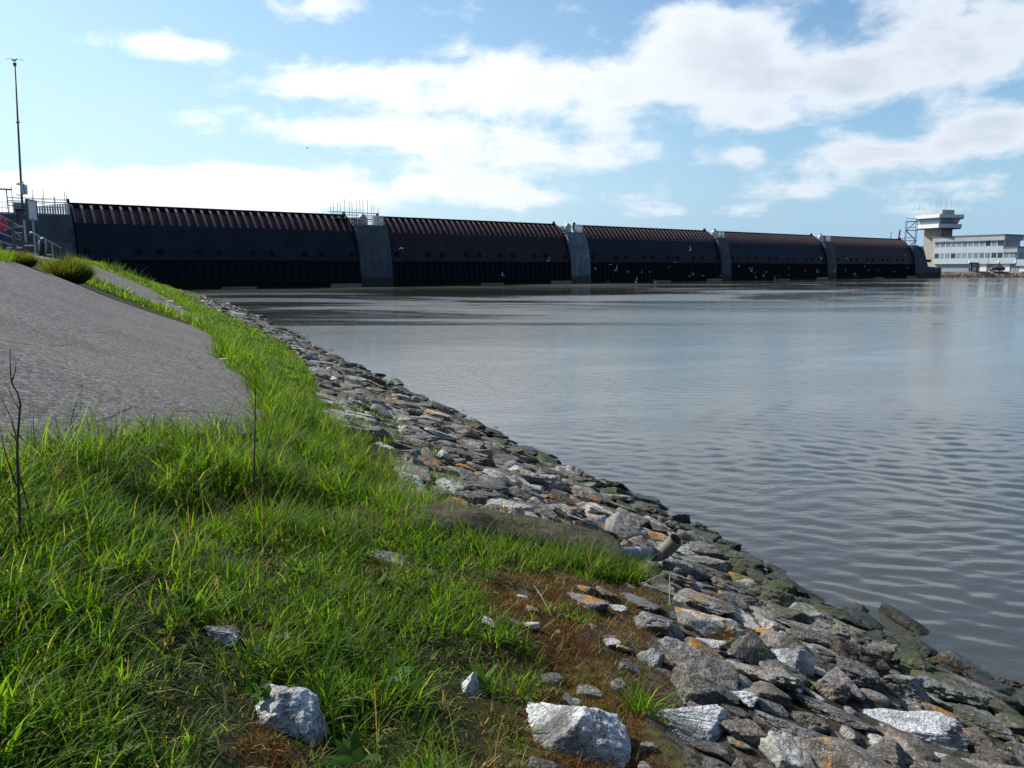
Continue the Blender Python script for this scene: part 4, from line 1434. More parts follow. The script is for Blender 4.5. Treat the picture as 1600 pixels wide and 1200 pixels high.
def make_pier(s0, s1, label, mat, extras, top=9.6, nose=NOSE):
    root = empty('gate_pier', axis_pt(s0), AROT)
    tag(root, label, 'pier', 'concrete piers of the barrage')
    Wd = s1 - s0
    m = MB()
    m.prism([(-n, z + top - 9.6 if z > 9 else z) for n, z in nose] + [(14, -2.0), (14, top)], 0.0, Wd)
    m.build('pier_body', mat, root, bevel=.12)
    m = MB()
    m.box(-.12, Wd + .12, -3.1, 13.8, top, top + .22); m.build('deck_slab', M['pier'], root)
    z0 = top + .22
    m = MB()       # guard rail along the front and sides
    for k in range(int(Wd / .45) + 1):
        u = .1 + k * (Wd - .2) / int(Wd / .45)
        m.tube([(u, -2.9, z0), (u, -2.9, z0 + 1.15)], .03, 5)
    for zz in (.5, 1.15):
        m.tube([(.1, -2.9, z0 + zz), (Wd - .1, -2.9, z0 + zz)], .035, 5)
        m.tube([(.1, -2.9, z0 + zz), (.1, 5, z0 + zz)], .035, 5)
    for k in range(8):
        m.tube([(.1, -2.9 + k, z0), (.1, -2.9 + k, z0 + 1.15)], .03, 5)
    m.build('guard_railing', M['galv'], root)
    m = MB()       # slatted screen on the side of the next gate
    n = int(2.1 / .2)
    for k in range(n):
        u = Wd - 2.2 + k * .2
        m.box(u, u + .13, -2.75, -2.68, z0, z0 + 1.55)
    m.box(Wd - 2.25, Wd - .05, -2.66, -2.60, z0 + .25, z0 + .35); m.box(Wd - 2.25, Wd - .05, -2.66, -2.60, z0 + 1.35, z0 + 1.45)
    m.build('slatted_screen', M['white_panel'], root)
    m = MB()       # hood of the gate drive
    m.lathe([(.75, 0), (.75, .9), (.66, 1.35), (.42, 1.7), (.12, 1.85)], 14, (Wd * .42, -1.2, z0))
    m.build('vent_hood', M['galv'], root, smooth=False)
    if 'parapet' in extras:
        m = MB(); m.box(.4, Wd - 2.6, 1.2, 1.45, z0, z0 + 1.3); m.box(.6, 1.6, -.6, .6, z0, z0 + 1.2); m.build('parapet_panel', M['white_panel'], root)
    return root


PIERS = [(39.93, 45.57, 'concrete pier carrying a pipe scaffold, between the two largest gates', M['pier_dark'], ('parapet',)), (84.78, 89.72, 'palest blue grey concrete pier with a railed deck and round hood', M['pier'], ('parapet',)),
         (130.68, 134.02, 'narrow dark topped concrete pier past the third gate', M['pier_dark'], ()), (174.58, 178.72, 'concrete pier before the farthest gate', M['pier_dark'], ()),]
for p in PIERS:
    make_pier(*p)


def scaffold(s0, s1, n0, z0, label, seed, high):
    r = random.Random(seed)
    root = empty('pipe_scaffold', axis_pt(s0, n0), AROT)
    tag(root, label, 'scaffold', 'pipe scaffolds on the piers')
    Wd = s1 - s0
    nx = max(3, int(Wd / 1.15))
    for k in range(nx + 1):
        for y in (0, 1.3):
            m = MB(); u = k * Wd / nx + r.uniform(-.15, .15)
            m.tube([(u, y, z0), (u + r.uniform(-.04, .04), y, z0 + high * r.uniform(.62, 1.0))], .035, 5)
            m.build('standard', M['galv_dark'], root)
    for zz in (1.0, 1.6, 2.0):
        for y in (0, 1.3):
            m = MB(); m.tube([(-.5, y, z0 + zz), (Wd + .4, y, z0 + zz + r.uniform(-.05, .05))], .035, 5); m.build('ledger', M['galv'], root)
    m = MB(); m.box(0, Wd, .05, 1.25, z0 + .95, z0 + 1.0); m.build('deck_board', M['galv_dark'], root)
    m = MB(); m.box(.2, Wd * .35, 1.35, 1.42, z0 + .05, z0 + 1.5); m.build('mesh_panel', M['blue_grey'], root)


scaffold(37.2, 45.0, 1.4, 9.82, 'pipe scaffold with tall upright poles on the pier between the two largest gates', 3, 4.4)
scaffold(-6.3, -.4, 1.2, 9.75, 'pipe scaffold on the dark abutment beside the sign board', 5, 3.6)


def make_abutment():
    root = empty('abutment_wall', axis_pt(0), AROT)
    tag(root, 'massive dark concrete abutment at the landward end of the gates', 'abutment')
    m = MB()
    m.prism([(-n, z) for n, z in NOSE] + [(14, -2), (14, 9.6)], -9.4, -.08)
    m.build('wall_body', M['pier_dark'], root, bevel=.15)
    m = MB()       # rounded end towards the dike
    pts = [(-9.4 - 1.9 * math.sin(t), -1.2 - 2.1 * math.cos(t)) for t in np.linspace(0, math.pi, 12)]
    m.prism(pts, -2.0, 9.75, 'z')
    m.build('rounded_end', M['tower_concrete'], root)
    m = MB(); m.box(-9.2, -.2, -3.0, 13.5, 9.6, 9.75); m.build('deck_slab', M['pier'], root)
    m = MB()
    for k in range(24):
        u = -9.0 + k * .37
        m.tube([(u, -2.8, 9.75), (u, -2.8, 11.0)], .025, 5)
    for zz in (10.3, 11.0):
        m.tube([(-9.1, -2.8, zz), (-.3, -2.8, zz)], .03, 5)
    m.build('guard_railing', M['galv'], root)
    m = MB()
    for k in range(14):
        u = -4.2 + k * .29
        m.box(u, u + .22, -2.6, -2.5, 9.75, 10.6 + .045 * k)
    m.build('slatted_screen', M['white_panel'], root)
    m = MB(); m.box(-14.5, -9.0, -1.2, -.9, 9.7, 12.0); m.build('white_wall', M['white_panel'], root)
    m = MB()
    m.tube([(-6.9, -2.4, 9.75), (-6.9, -2.4, 12.6)], .07, 6); m.box(-7.7, -6.3, -2.5, -2.3, 12.5, 12.68)
    m.build('deck_lamp', M['galv_dark'], root)


make_abutment()


def make_far_end():
    a = 221.9
    root = empty('end_block', axis_pt(a), AROT)
    tag(root, 'dark sloping concrete block that ends the row of gates', 'abutment')
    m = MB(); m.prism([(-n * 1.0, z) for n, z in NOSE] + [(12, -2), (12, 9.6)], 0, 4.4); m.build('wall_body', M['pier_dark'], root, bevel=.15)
    m = MB(); m.prism([(0, 9.3), (4.2, 3.2), (13.0, 2.9), (13.0, -1), (0, -1)][::-1], 3.0, 6.0, 'y')
    m.build('wing_wall', M['pier_dark'], root, loc=(4.4, -7.6, 0))
    m = MB()
    for k in range(9):
        m.tube([(k * .5, -2.6, 9.6), (k * .5, -2.6, 10.7)], .03, 5)
    m.tube([(0, -2.6, 10.7), (4.2, -2.6, 10.7)], .035, 5)
    m.build('guard_railing', M['galv'], root)
    # low dark service block behind the wing wall
    root = empty('service_block', axis_pt(a + 7, -2), AROT)
    tag(root, 'low dark flat roofed service block between the gates and the control building', 'service building')
    m = MB(); m.box(0, 13, 0, 7, 1.2, 4.6); m.build('wall', M['pier_dark'], root)
    m = MB(); m.box(-.6, 14.2, -1.5, 7.4, 4.6, 5.5); m.build('roof_slab', M['gate_skin'], root)
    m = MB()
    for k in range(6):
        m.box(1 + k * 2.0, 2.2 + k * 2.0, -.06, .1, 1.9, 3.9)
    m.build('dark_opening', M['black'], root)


make_far_end()


# ------------------------------------------------------------------ far bank and control building
def make_far_bank():
    edge = [axis_pt(224, 3)[:2], (139, 252), (160, 254.5), (185, 253), (230, 250), (330, 245), (600, 240)]
    V, Q = [], []
    for i, (x, y) in enumerate(edge):
        V += [(x, y - 1.2, -1.2), (x, y - .3, -.1), (x, y + 3.0, 1.55), (x, y + 4.0, 1.68), (x, y + 600, 1.8)]
    for i in range(len(edge) - 1):
        for k in range(4):
            Q.append([i * 5 + k, (i + 1) * 5 + k, (i + 1) * 5 + k + 1, i * 5 + k + 1])
    me = np_mesh('far_bank', V, quads=Q, mats=[M['far_bank']])
    tag(add_ob('far_bank', me), 'low far bank with a stone revetment below the control building', 'river bank', kind='structure')
    r = np.random.default_rng(12)
    low, f = rock_shape(70, 2, faces=9)
    VV, FF, CC, n = [], [], [], 0
    for k in range(2600):
        x = r.uniform(126, 250); t = r.random()
        y = np.interp(x, [e[0] for e in edge], [e[1] for e in edge]) - .5 + 3.7 * t
        s = r.uniform(.12, .34)
        VV.append(low * s + np.array([x, y, -.15 + 1.7 * t]) + r.normal(0, .05, 3)); FF.append(f + n); n += len(low)
        c = np.array([(.30, .21, .14), (.20, .15, .10), (.38, .32, .26), (.12, .10, .08)])[r.integers(0, 4)] * r.uniform(.8, 1.2)
        CC.append(np.tile([*c, 0.2], (len(low), 1)))
    me = np_mesh('revetment_rubble', np.concatenate(VV), tris=np.concatenate(FF), col=np.concatenate(CC), mats=[M['rubble']])
    tag(add_ob('revetment_rubble', me), 'brownish stones along the far bank', 'riprap', kind='stuff')


make_far_bank()
BROT = math.atan2(-.872, .49)


def bpt(x, y, z=0.0):
    """local point of the control building (x along the long front, y away from it) in the world"""
    return (153.0 + .49 * x + .872 * y, 283.0 - .872 * x + .49 * y, z)


def make_control_building():
    G = 1.7
    root = empty('control_building', (153.0, 283.0, 0), BROT)
    tag(root, 'long white flat roofed control building with two rows of windows', 'building')
    L = 24.2
    Dp = 10.5
    m = MB(); m.box(-.5, L + .4, -.55, Dp + .5, 12.0, 13.45); m.build('roof_fascia', M['fascia'], root)
    m = MB(); m.box(-.6, L + .5, -.65, Dp + .6, 13.45, 14.0); m.build('roof_edge', M['roof_edge'], root)
    m = MB(); m.box(0, L, 0, Dp, 7.9, 10.15); m.build('upper_wall_band', M['concrete_panel'], root)
    m = MB(); m.box(.15, L - .15, .35, Dp - .35, 10.15, 12.0); m.build('upper_storey_core', M['blue_grey'], root)
    m = MB(); m.box(0, L + 4.3, 0, Dp, 4.2, 6.15); m.build('lower_wall_band', M['concrete_panel'], root)
    m = MB(); m.box(.15, L + 4.1, .35, Dp - .35, 6.15, 7.9); m.build('lower_storey_core', M['blue_grey'], root)
    m = MB(); m.box(L + .02, L + 4.6, -.3, Dp + .4, 7.9, 9.3); m.build('annex_fascia', M['fascia'], root)
    m = MB(); m.box(L + .03, L + 4.7, -.4, Dp + .5, 9.3, 9.75); m.build('annex_roof_edge', M['roof_edge'], root)
    m = MB(); m.box(.6, L + 14, .9, Dp - .5, 1.2, 4.2); m.build('ground_floor_wall', M['blue_grey'], root)
    m = MB(); m.box(L + 4.32, L + 15, .1, Dp - .1, 3.5, 5.6); m.build('low_wing_band', M['concrete_panel'], root)

    def win_row(n, x0, x1, z0, z1, face):
        st = (x1 - x0) / n
        for k in range(n):
            a = x0 + k * st
            m = MB()
            if face == 'long':
                m.box(a + .14, a + st - .14, .06, .30, z0 + .02, z1 - .02)
            else:
                m.box(face - .30, face - .12, a + .10, a + st - .10, z0, z1)
            w = m.build('window', M['glass'], root)
            m = MB()
            if face == 'long':
                m.box(a - .12, a + .12, -.02, .32, z0, z1)
            else:
                m.box(face - .32, face - .05, a - .05, a + .05, z0, z1)
            m.build('mullion', M['white_paint'], w)
    win_row(12, .2, L - .2, 10.17, 11.98, 'long')
    win_row(14, .2, L + 4.1, 6.17, 7.88, 'long')
    win_row(8, .3, Dp - .3, 10.17, 11.98, L)
    win_row(8, .3, Dp - .3, 6.17, 7.88, L + 4.3)
    for x0, w in ((13.3, 2.6), (16.6, 2.2), (24.0, 2.4), (29.5, 2.4)):
        m = MB(); m.box(x0, x0 + w, .7, .88, 1.6, 4.1); m.build('white_door', M['white_paint'], root)
    for x0, w in ((20, 3.2), (27, 2.0)):
        m = MB(); m.box(x0, x0 + w, .75, .88, 2.9, 3.9); m.build('dark_window', M['glass'], root)
    m = MB(); m.box(-.12, .0, .3, Dp - .4, 4.2, 13.4); m.build('end_wall', M['blue_grey'], root)


make_control_building()


def make_tower():
    cx, cy = 3.6, 11.5
    root = empty('control_tower', bpt(-1.5, 4.0), BROT - math.radians(12))
    root.scale = (.94, .94, .97)
    tag(root, 'control tower with overhanging glazed cab and roof aerials', 'tower')
    m = MB(); m.box(-4.2, 4.0, -2.6, 2.8, 1.0, 17.2); m.build('tower_shaft', M['tower_concrete'], root)

    def octo(h, ch, z0, z1, mat, name, h2=None):
        h2 = h2 if h2 is not None else h
        b = MB()
        def ring(q):
            c = ch * q / h
            e = .25
            return [(-q, -q + c), (-q + c, -q), (q - e, -q), (q, -q + e), (q, q - c), (q - c, q), (-q + c, q), (-q, q - c)]
        b.v = [(x, y, z0) for x, y in ring(h)] + [(x, y, z1) for x, y in ring(h2)]
        b.f = [tuple(range(8))[::-1], tuple(range(8, 16))] + [(i, (i + 1) % 8, 8 + (i + 1) % 8, 8 + i) for i in range(8)]
        return b.build(name, mat, root)
    octo(6.4, 2.4, 17.2, 17.5, M['roof_edge'], 'cab_floor')
    octo(6.7, 2.5, 17.5, 18.9, M['white_paint'], 'cab_parapet')
    octo(5.4, 2.0, 18.9, 20.8, M['glass'], 'cab_window', 6.2)
    octo(7.0, 2.7, 20.8, 21.1, M['roof_edge'], 'cab_soffit')
    octo(7.3, 2.9, 21.1, 22.3, M['white_paint'], 'cab_roof')
    m = MB(); m.box(-3.6, 3.8, -2.8, 3.2, 22.3, 24.2); m.build('plant_room', M['fascia'], root)
    for k in range(9):      # dark posts between the slanting panes
        pass
    r = random.Random(4)
    for k, (x, y, h) in enumerate([(-3, -2, 3.4), (-1.5, 2, 2.2), (.5, -1, 5.6), (1.4, 1, 4.8), (2.4, -2, 6.0), (3.2, 2, 4.0), (-2.6, 1, 5.0), (.9, 2.2, 3.0)]):
        m = MB(); m.tube([(x, y, 24.2), (x, y, 24.2 + h)], .035, 5)
        if k % 3 == 0: m.tube([(x - .5, y, 24 + h), (x + .5, y, 24 + h)], .03, 4)
        m.build('aerial', M['galv_dark'], root)
    m = MB(); m.tube([(-6.4, -4.2, 22.3), (-6.4, -4.2, 25.2)], .09, 6); m.lathe([(.1, 0), (.38, .15), (.45, .45), (.35, .75), (.1, .9)], 10, (-6.4, -4.2, 25.0))
    m.build('camera_mast', M['globe'], root)


make_tower()


def make_lattice():
    """open steel stair tower left of the control tower"""
    root = empty('stair_tower', (136.5, 268, 0), math.radians(-20))
    tag(root, 'open steel stair tower with crossed braces in front of the control tower', 'stair tower')
    for x in (-1.6, 1.6):
        for y in (-1.5, 1.5):
            m = MB(); m.tube([(x, y, 1.2), (x, y, 18.6)], .09, 6); m.build('leg', M['galv_dark'], root)
    for z in (5, 8.5, 12, 15.4, 18.4):
        m = MB(); m.box(-1.8, 1.8, -1.7, 1.7, z, z + .12); m.build('landing', M['galv_dark'], root)
        m = MB()
        for y in (-1.65, 1.65):
            m.tube([(-1.8, y, z + 1.1), (1.8, y, z + 1.1)], .05, 5)
        m.build('handrail', M['galv'], root)
    for k, z in enumerate((5, 8.5, 12, 15.4)):
        m = MB(); d = 1 if k % 2 else -1
        m.tube([(-1.6 * d, -1.5, z), (1.6 * d, -1.5, z + 3.4)], .07, 5); m.tube([(-1.6 * d, 0, z), (1.6 * d, 0, z + 3.4)], .11, 5)
        m.build('brace', M['galv_dark'], root)
    m = MB(); m.tube([(-6.3, -1.5, 9), (-6.3, -1.5, 15.0)], .12, 6); m.tube([(-6.3, -1.5, 12.6), (-1.6, -1.5, 12.6)], .12, 6); m.tube([(-5.9, -1.5, 12.2), (-1.6, -1.5, 8.6)], .10, 6)
    m.build('side_bracket', M['galv_dark'], root)


make_lattice()


def make_car():
    root = empty('parked_car', (160.6, 257.6, 1.72), math.radians(-4))
    tag(root, 'dark estate car parked on the far bank before the white building', 'car')
    body = [(-2.2, .35), (-2.25, .75), (-2.1, 1.0), (-1.2, 1.08), (-.55, 1.58), (.2, 1.68), (1.5, 1.62), (2.05, 1.15), (2.2, 1.0), (2.22, .4), (1.9, .3), (-1.9, .28)]
    m = MB(); m.prism(body, -.88, .88, 'y'); m.build('body', M['car_paint'], root, bevel=.08)
    m = MB()
    for y in (-.9, .86):
        m.prism([(-.95, 1.1), (-.45, 1.5), (.4, 1.58), (1.4, 1.52), (1.7, 1.12)], y, y + .04, 'y')
    m.build('side_window', M['glass'], root)
    for x in (-1.35, 1.35):
        for y in (-.86, .86):
            m = MB(); c = [(x + .36 * math.cos(t), .36 + .36 * math.sin(t)) for t in np.linspace(0, 2 * math.pi, 17)[:-1]]
            m.prism(c, y - .11, y + .11, 'y'); w = m.build('wheel', M['tyre'], root)
            m = MB(); c = [(x + .25 * math.cos(t), .36 + .25 * math.sin(t)) for t in np.linspace(0, 2 * math.pi, 13)[:-1]]
            m.prism(c, y - .13, y + .13, 'y'); m.build('rim', M['rim'], w)
    for y in (-.7, .5):
        m = MB(); m.box(-2.28, -2.2, y, y + .2, .72, .88); m.build('headlight', M['globe'], root)


make_car()


def far_small():
    for k, (px, lab) in enumerate([(1508, 'white globe lamp on a short post beside the kiosk'), (1553, 'white globe lamp on a short post above the parked car'), (1579, 'white globe lamp on a short post at the end of the building')]):
        x, y = (px - 800) / 1202 * 256, 256.5
        root = empty('globe_lamp', (x, y, 1.7))
        tag(root, lab, 'lamp', 'globe lamps on the far bank')
        m = MB(); m.tube([(0, 0, 0), (0, 0, 2.5)], .07, 6); m.box(-.35, .35, -.1, .1, 2.2, 2.4); m.build('post', M['galv_dark'], root)
        m = MB(); m.lathe([(.12, 0), (.38, .18), (.48, .45), (.38, .75), (.12, .9)], 12, (0, 0, 2.5)); m.build('globe', M['globe'], root, smooth=True)
    root = empty('kiosk', (152.6, 256.8, 1.7), math.radians(-15))
    tag(root, 'little dark framed kiosk with a white door on the far bank', 'kiosk')
    m = MB(); m.box(-1.1, 1.1, 0, 2, 0, 2.6); m.build('wall', M['pier_dark'], root)
    m = MB(); m.box(-1.4, 1.4, -.5, 2.3, 2.6, 2.9); m.build('roof', M['fascia'], root)
    m = MB(); m.box(-.55, .55, -.08, -.005, .05, 2.3); d = m.build('door', M['white_paint'], root)
    m = MB(); m.box(-.3, .3, -.10, -.085, 1.3, 2.0); m.build('pane', M['glass'], d)
    root = empty('utility_pole', (156.3, 255.6, 1.7))
    tag(root, 'thin dark pole rising at the edge of the far bank', 'pole')
    m = MB(); m.tube([(0, 0, -.4), (0, 0, 5.4)], .08, 6); m.build('shaft', M['galv_dark'], root)
    m = MB(); m.box(-.25, .25, -.06, .06, 5.3, 5.45); m.build('cross_arm', M['galv_dark'], root)
    # wind sock
    root = empty('wind_sock', axis_pt(222.6, -1))
    tag(root, 'red wind sock hanging from a pole at the end of the gates', 'wind sock')
    m = MB(); m.tube([(0, 0, 9.6), (0, 0, 14.4)], .07, 6); m.build('pole', M['galv_dark'], root)
    m = MB(); m.tube([(0, 0, 14.3), (-.12, -.1, 13.2), (-.22, -.15, 12.2), (-.3, -.2, 11.4)], [.30, .27, .22, .16], 10); m.build('sock', M['sock'], root, smooth=True)
    # a faint tree beyond the building
    root = empty('distant_tree', (226, 340, 1.8))
    tag(root, 'bare grey green tree standing beyond the control building', 'tree')
    r = np.random.default_rng(8)
    m = MB(); m.tube([(0, 0, 0), (.1, 0, 4), (0, .2, 8)], [.35, .25, .1], 7)
    for k in range(9):
        a = k * .7; m.tube([(0, 0, 3 + k * .5), (1.8 * math.cos(a), 1.8 * math.sin(a), 5 + k * .6), (3 * math.cos(a), 3 * math.sin(a), 7 + k * .5)], [.13, .08, .03], 5)
    m.build('trunk', M['stalk'], root)
    n = 2600
    d = r.normal(0, 1, (n, 3)); d /= np.linalg.norm(d, axis=1)[:, None]
    p = d * (r.random((n, 1)) ** .5) * np.array([4.2, 4.2, 3.6]) + np.array([0, 0, 8.0])
    p = p[fbm(p * .6, 3, 4) > -.12]
    n = len(p)
    t1 = r.normal(0, .22, (n, 3)); t2 = r.normal(0, .22, (n, 3))
    V = np.stack([p - t1, p + t2, p + t1], 1).reshape(-1, 3)
    c = np.tile((np.array([(.05, .075, .03)]) * r.uniform(.6, 1.4, (n, 1)))[:, None, :], (1, 3, 1)).reshape(-1, 3)
    me = np_mesh('crown', V, tris=np.arange(3 * n).reshape(-1, 3), col=np.concatenate([c, np.ones((len(c), 1))], 1), mats=[M['grass']])
    add_ob('crown', me, root)


far_small()


# ------------------------------------------------------------------ on the crest of the dike
def at_px(px, py, Y):
    d = px_dir(px, py)
    t = Y / d[1]
    return Vector((t * d[0], Y, EYE + t * d[2]))


def crest_things():
    # tall mast
    b = at_px(38, 392, 40); b.z = 3.4
    top = at_px(23, 98, 40.0)
    root = empty('flag_mast', b)
    tag(root, 'tall thin grey mast with a gull on its top', 'mast')
    v = top - b
    m = MB(); m.tube([(0, 0, 0), tuple(v * .45), tuple(v * .99)], [.065, .052, .036], 10); m.build('pole', M['galv_dark'], root, smooth=True)
    m = MB(); m.tube([tuple(v * .985), tuple(v)], .075, 8); m.build('cap', M['galv_dark'], root)
    m = MB(); m.tube([tuple(v * .70), tuple(v * .705)], .09, 8); m.build('collar', M['galv_dark'], root)
    lamp = MB(); c = v * .36
    lamp.box(c.x + .08, c.x + .24, c.y - .16, c.y + .16, c.z - .24, c.z + .26)
    lo = lamp.build('floodlight', M['white_panel'], root, bevel=.05)
    m = MB(); pts = [(c.x, c.y - .3, c.z + .26), (c.x + .32, c.y - .34, c.z + .36), (c.x + .36, c.y - .34, c.z - .22), (c.x + .2, c.y - .34, c.z - .34), (c.x - .1, c.y - .3, c.z - .28)]
    m.tube(pts, .025, 5); m.tube([(c.x - .15, c.y - .1, c.z + .25), (c.x + .1, c.y - .1, c.z + .25)], .04, 5); m.build('bracket', M['galv_dark'], lo)
    # sign board seen from behind at an angle
    b = at_px(56.5, 403, 36)
    root = empty('sign_board', (b.x, b.y, 3.35), math.radians(98))
    tag(root, 'grey sign board turned away on a thin post', 'sign')
    m = MB(); m.tube([(0, 0, 0), (0, 0, 1.9)], .045, 8); m.build('post', M['galv'], root)
    m = MB(); m.box(-.42, .42, -.025, .02, 1.75, 2.60); m.build('panel', M['white_panel'], root)
    m = MB()
    m.box(-.46, -.42, -.05, .05, 1.71, 2.64); m.box(.42, .46, -.05, .05, 1.71, 2.64); m.box(-.42, .42, -.05, .05, 1.71, 1.75); m.box(-.42, .42, -.05, .05, 2.60, 2.64)
    m.build('frame', M['galv_dark'], root)
    # two narrow posts by the mast
    b = at_px(33, 345, 39)
    root = empty('concrete_post', (b.x, b.y, 3.4))
    tag(root, 'square dark concrete post directly behind the mast', 'post')
    hz = at_px(33, 330, 39).z - 3.4
    m = MB(); m.box(-.13, .13, -.13, .13, 0, hz); m.build('shaft', M['pier_dark'], root)
    m = MB(); m.box(-.17, .17, -.17, .17, hz, hz + .1); m.build('cap', M['gate_skin'], root)
    b = at_px(41, 380, 38)
    root = empty('steel_post', (b.x, b.y, 3.4))
    tag(root, 'slim grey steel post between the mast and the sign board', 'post')
    m = MB(); m.tube([(0, 0, 0), (0, 0, 1.75)], .045, 7); m.build('shaft', M['galv'], root)
    m = MB(); m.tube([(0, 0, 1.75), (0, 0, 1.80)], .06, 7); m.build('cap', M['galv'], root)
    # stair railing: stout post and three sloping rails, falling away from the crest
    root = empty('stair_railing', (0, 0, 0))
    tag(root, 'grey stair railing with three sloping rails in front of the person', 'railing')
    m = MB(); p = at_px(18.5, 343, 31); m.tube([(p.x, p.y, 3.3), tuple(p)], .062, 8); m.build('newel_post', M['galv_dark'], root)
    for a in ([(-60, 318), (0, 337), (16, 345)], [(-60, 332), (0, 349), (17, 357), (34, 372)], [(-60, 348), (0, 363.5), (17, 370), (33, 375)], [(-60, 362), (0, 377), (17, 382.5), (30, 385)]):
        m = MB(); m.tube([tuple(at_px(x, y, 30.8 + x * .02)) for x, y in a], .032, 6); m.build('rail', M['galv'], root, smooth=True)
    for a in ([(19, 347), (26, 351), (34, 355)], [(19, 354), (28, 355), (35, 354)], [(19, 361), (28, 364), (34, 364)]):
        m = MB(); m.tube([tuple(at_px(x, y, 32 + x * .05)) for x, y in a], .028, 6); m.build('rail', M['galv'], root, smooth=True)
    root = empty('stair_handrail', (0, 0, 0))
    tag(root, 'curved handrail sloping down behind the larger shrub', 'railing')
    m = MB(); m.tube([tuple(at_px(x, y, 35)) for x, y in [(46.5, 367), (48, 363), (52, 364), (60, 369), (70, 374), (81, 379), (96, 388)]], .035, 6); m.build('rail', M['galv'], root, smooth=True)
    for x, y in ((60, 369), (81, 379)):
        p = at_px(x, y, 35)
        m = MB(); m.tube([(p.x, p.y, 3.2), tuple(p)], .03, 6); m.build('post', M['galv'], root)
    m = MB(); m.tube([tuple(at_px(x, y, 34.6)) for x, y in [(61.5, 392), (61.5, 377), (64, 373), (67.5, 371.5), (71, 375), (72, 384), (71.5, 398)]], .03, 6); m.build('hoop', M['galv'], root, smooth=True)
    # dark litter bin under the hoop
    b = at_px(67, 401, 34.9)
    root = empty('litter_bin', (b.x, b.y, 3.25))
    tag(root, 'black round topped litter bin under the hooped handrail', 'bin')
    m = MB(); m.lathe([(.14, 0), (.15, .55), (.16, .6)], 12); m.build('bin_body', M['black'], root, smooth=True)
    m = MB(); m.lathe([(.17, .6), (.165, .7), (.12, .8), (.03, .84)], 12); m.build('lid', M['black'], root, smooth=True)
    # stairs that climb to the barrage, seen from the side
    root = empty('stair_flight', (0, 0, 0))
    tag(root, 'concrete stairs with pale treads behind the shrubs', 'stairs')
    for k, (x, y, w) in enumerate([(45, 382.5, 8), (52, 395.5, 10), (53, 399.5, 8), (29, 386, 6), (12, 386, 8), (75, 397, 5)]):
        p = at_px(x, y, 37)
        q = w / 1202 * 37 / 2
        m = MB(); m.box(p.x - q, p.x + q, p.y - .15, p.y + .15, p.z - .06, p.z); m.build('tread', M['step'], root)
    p = at_px(30, 395, 37.6)
    m = MB(); m.box(p.x - 1.6, p.x + 1.9, p.y, p.y + 1.2, 3.0, 4.15); m.build('side_wall', M['pier_dark'], root)
    # shrubs at the joint in the asphalt
    def shrub(px, py, wpx, hpx, Y, label, seed):
        b = at_px(px, py, Y)
        z = float(base_z(np.array([b.x]), np.array([b.y]))[0])
        root = empty('tussock_shrub', (0, 0, 0))
        tag(root, label, 'shrub', 'round tussocks on the crest')
        r = np.random.default_rng(seed)
        n = 5200
        rx, h = wpx / 2402 * Y, hpx / 1202 * Y
        a = r.uniform(0, 6.28, n); rad = np.sqrt(r.random(n)) * rx * .62
        x, y = b.x + rad * np.cos(a), b.y + rad * np.sin(a)
        le = (rad / (rx * .62)) * .75 + r.normal(0, .12, n)
        g = np.array([(.055, .095, .014), (.085, .125, .020), (.115, .135, .028), (.13, .11, .045)])[r.integers(0, 4, n)] * r.uniform(.6, 1.3, (n, 1))
        B = Blades()
        B.add(x, y, np.full(n, z - .08), a, h * (0.55 + 0.5 * r.random(n)) * (1 + .10 * np.sin(a * 3 + seed)) * (1 - .25 * rad / (rx * .62)), le, r.uniform(0, .5, n), np.full(n, .013), 3, np.concatenate([g, np.ones((n, 1))], 1), r.normal(0, .6, n))
        B.build('foliage', M['grass'], root)
        m = MB()
        for k in range(9):
            t = k * .7; m.tube([(b.x + .1 * math.cos(t), b.y + .1 * math.sin(t), z - .1), (b.x + .4 * rx * math.cos(t), b.y + .4 * rx * math.sin(t), z + h * .6)], [.02, .008], 5)
        m.build('stem', M['stalk'], root)
    shrub(33, 407, 32, 30, 19.5, 'smaller round green tussock by the stair railing', 1)
    shrub(106, 424, 62, 52, 21.0, 'larger green brown tussock at the joint in the asphalt', 2)


crest_things()


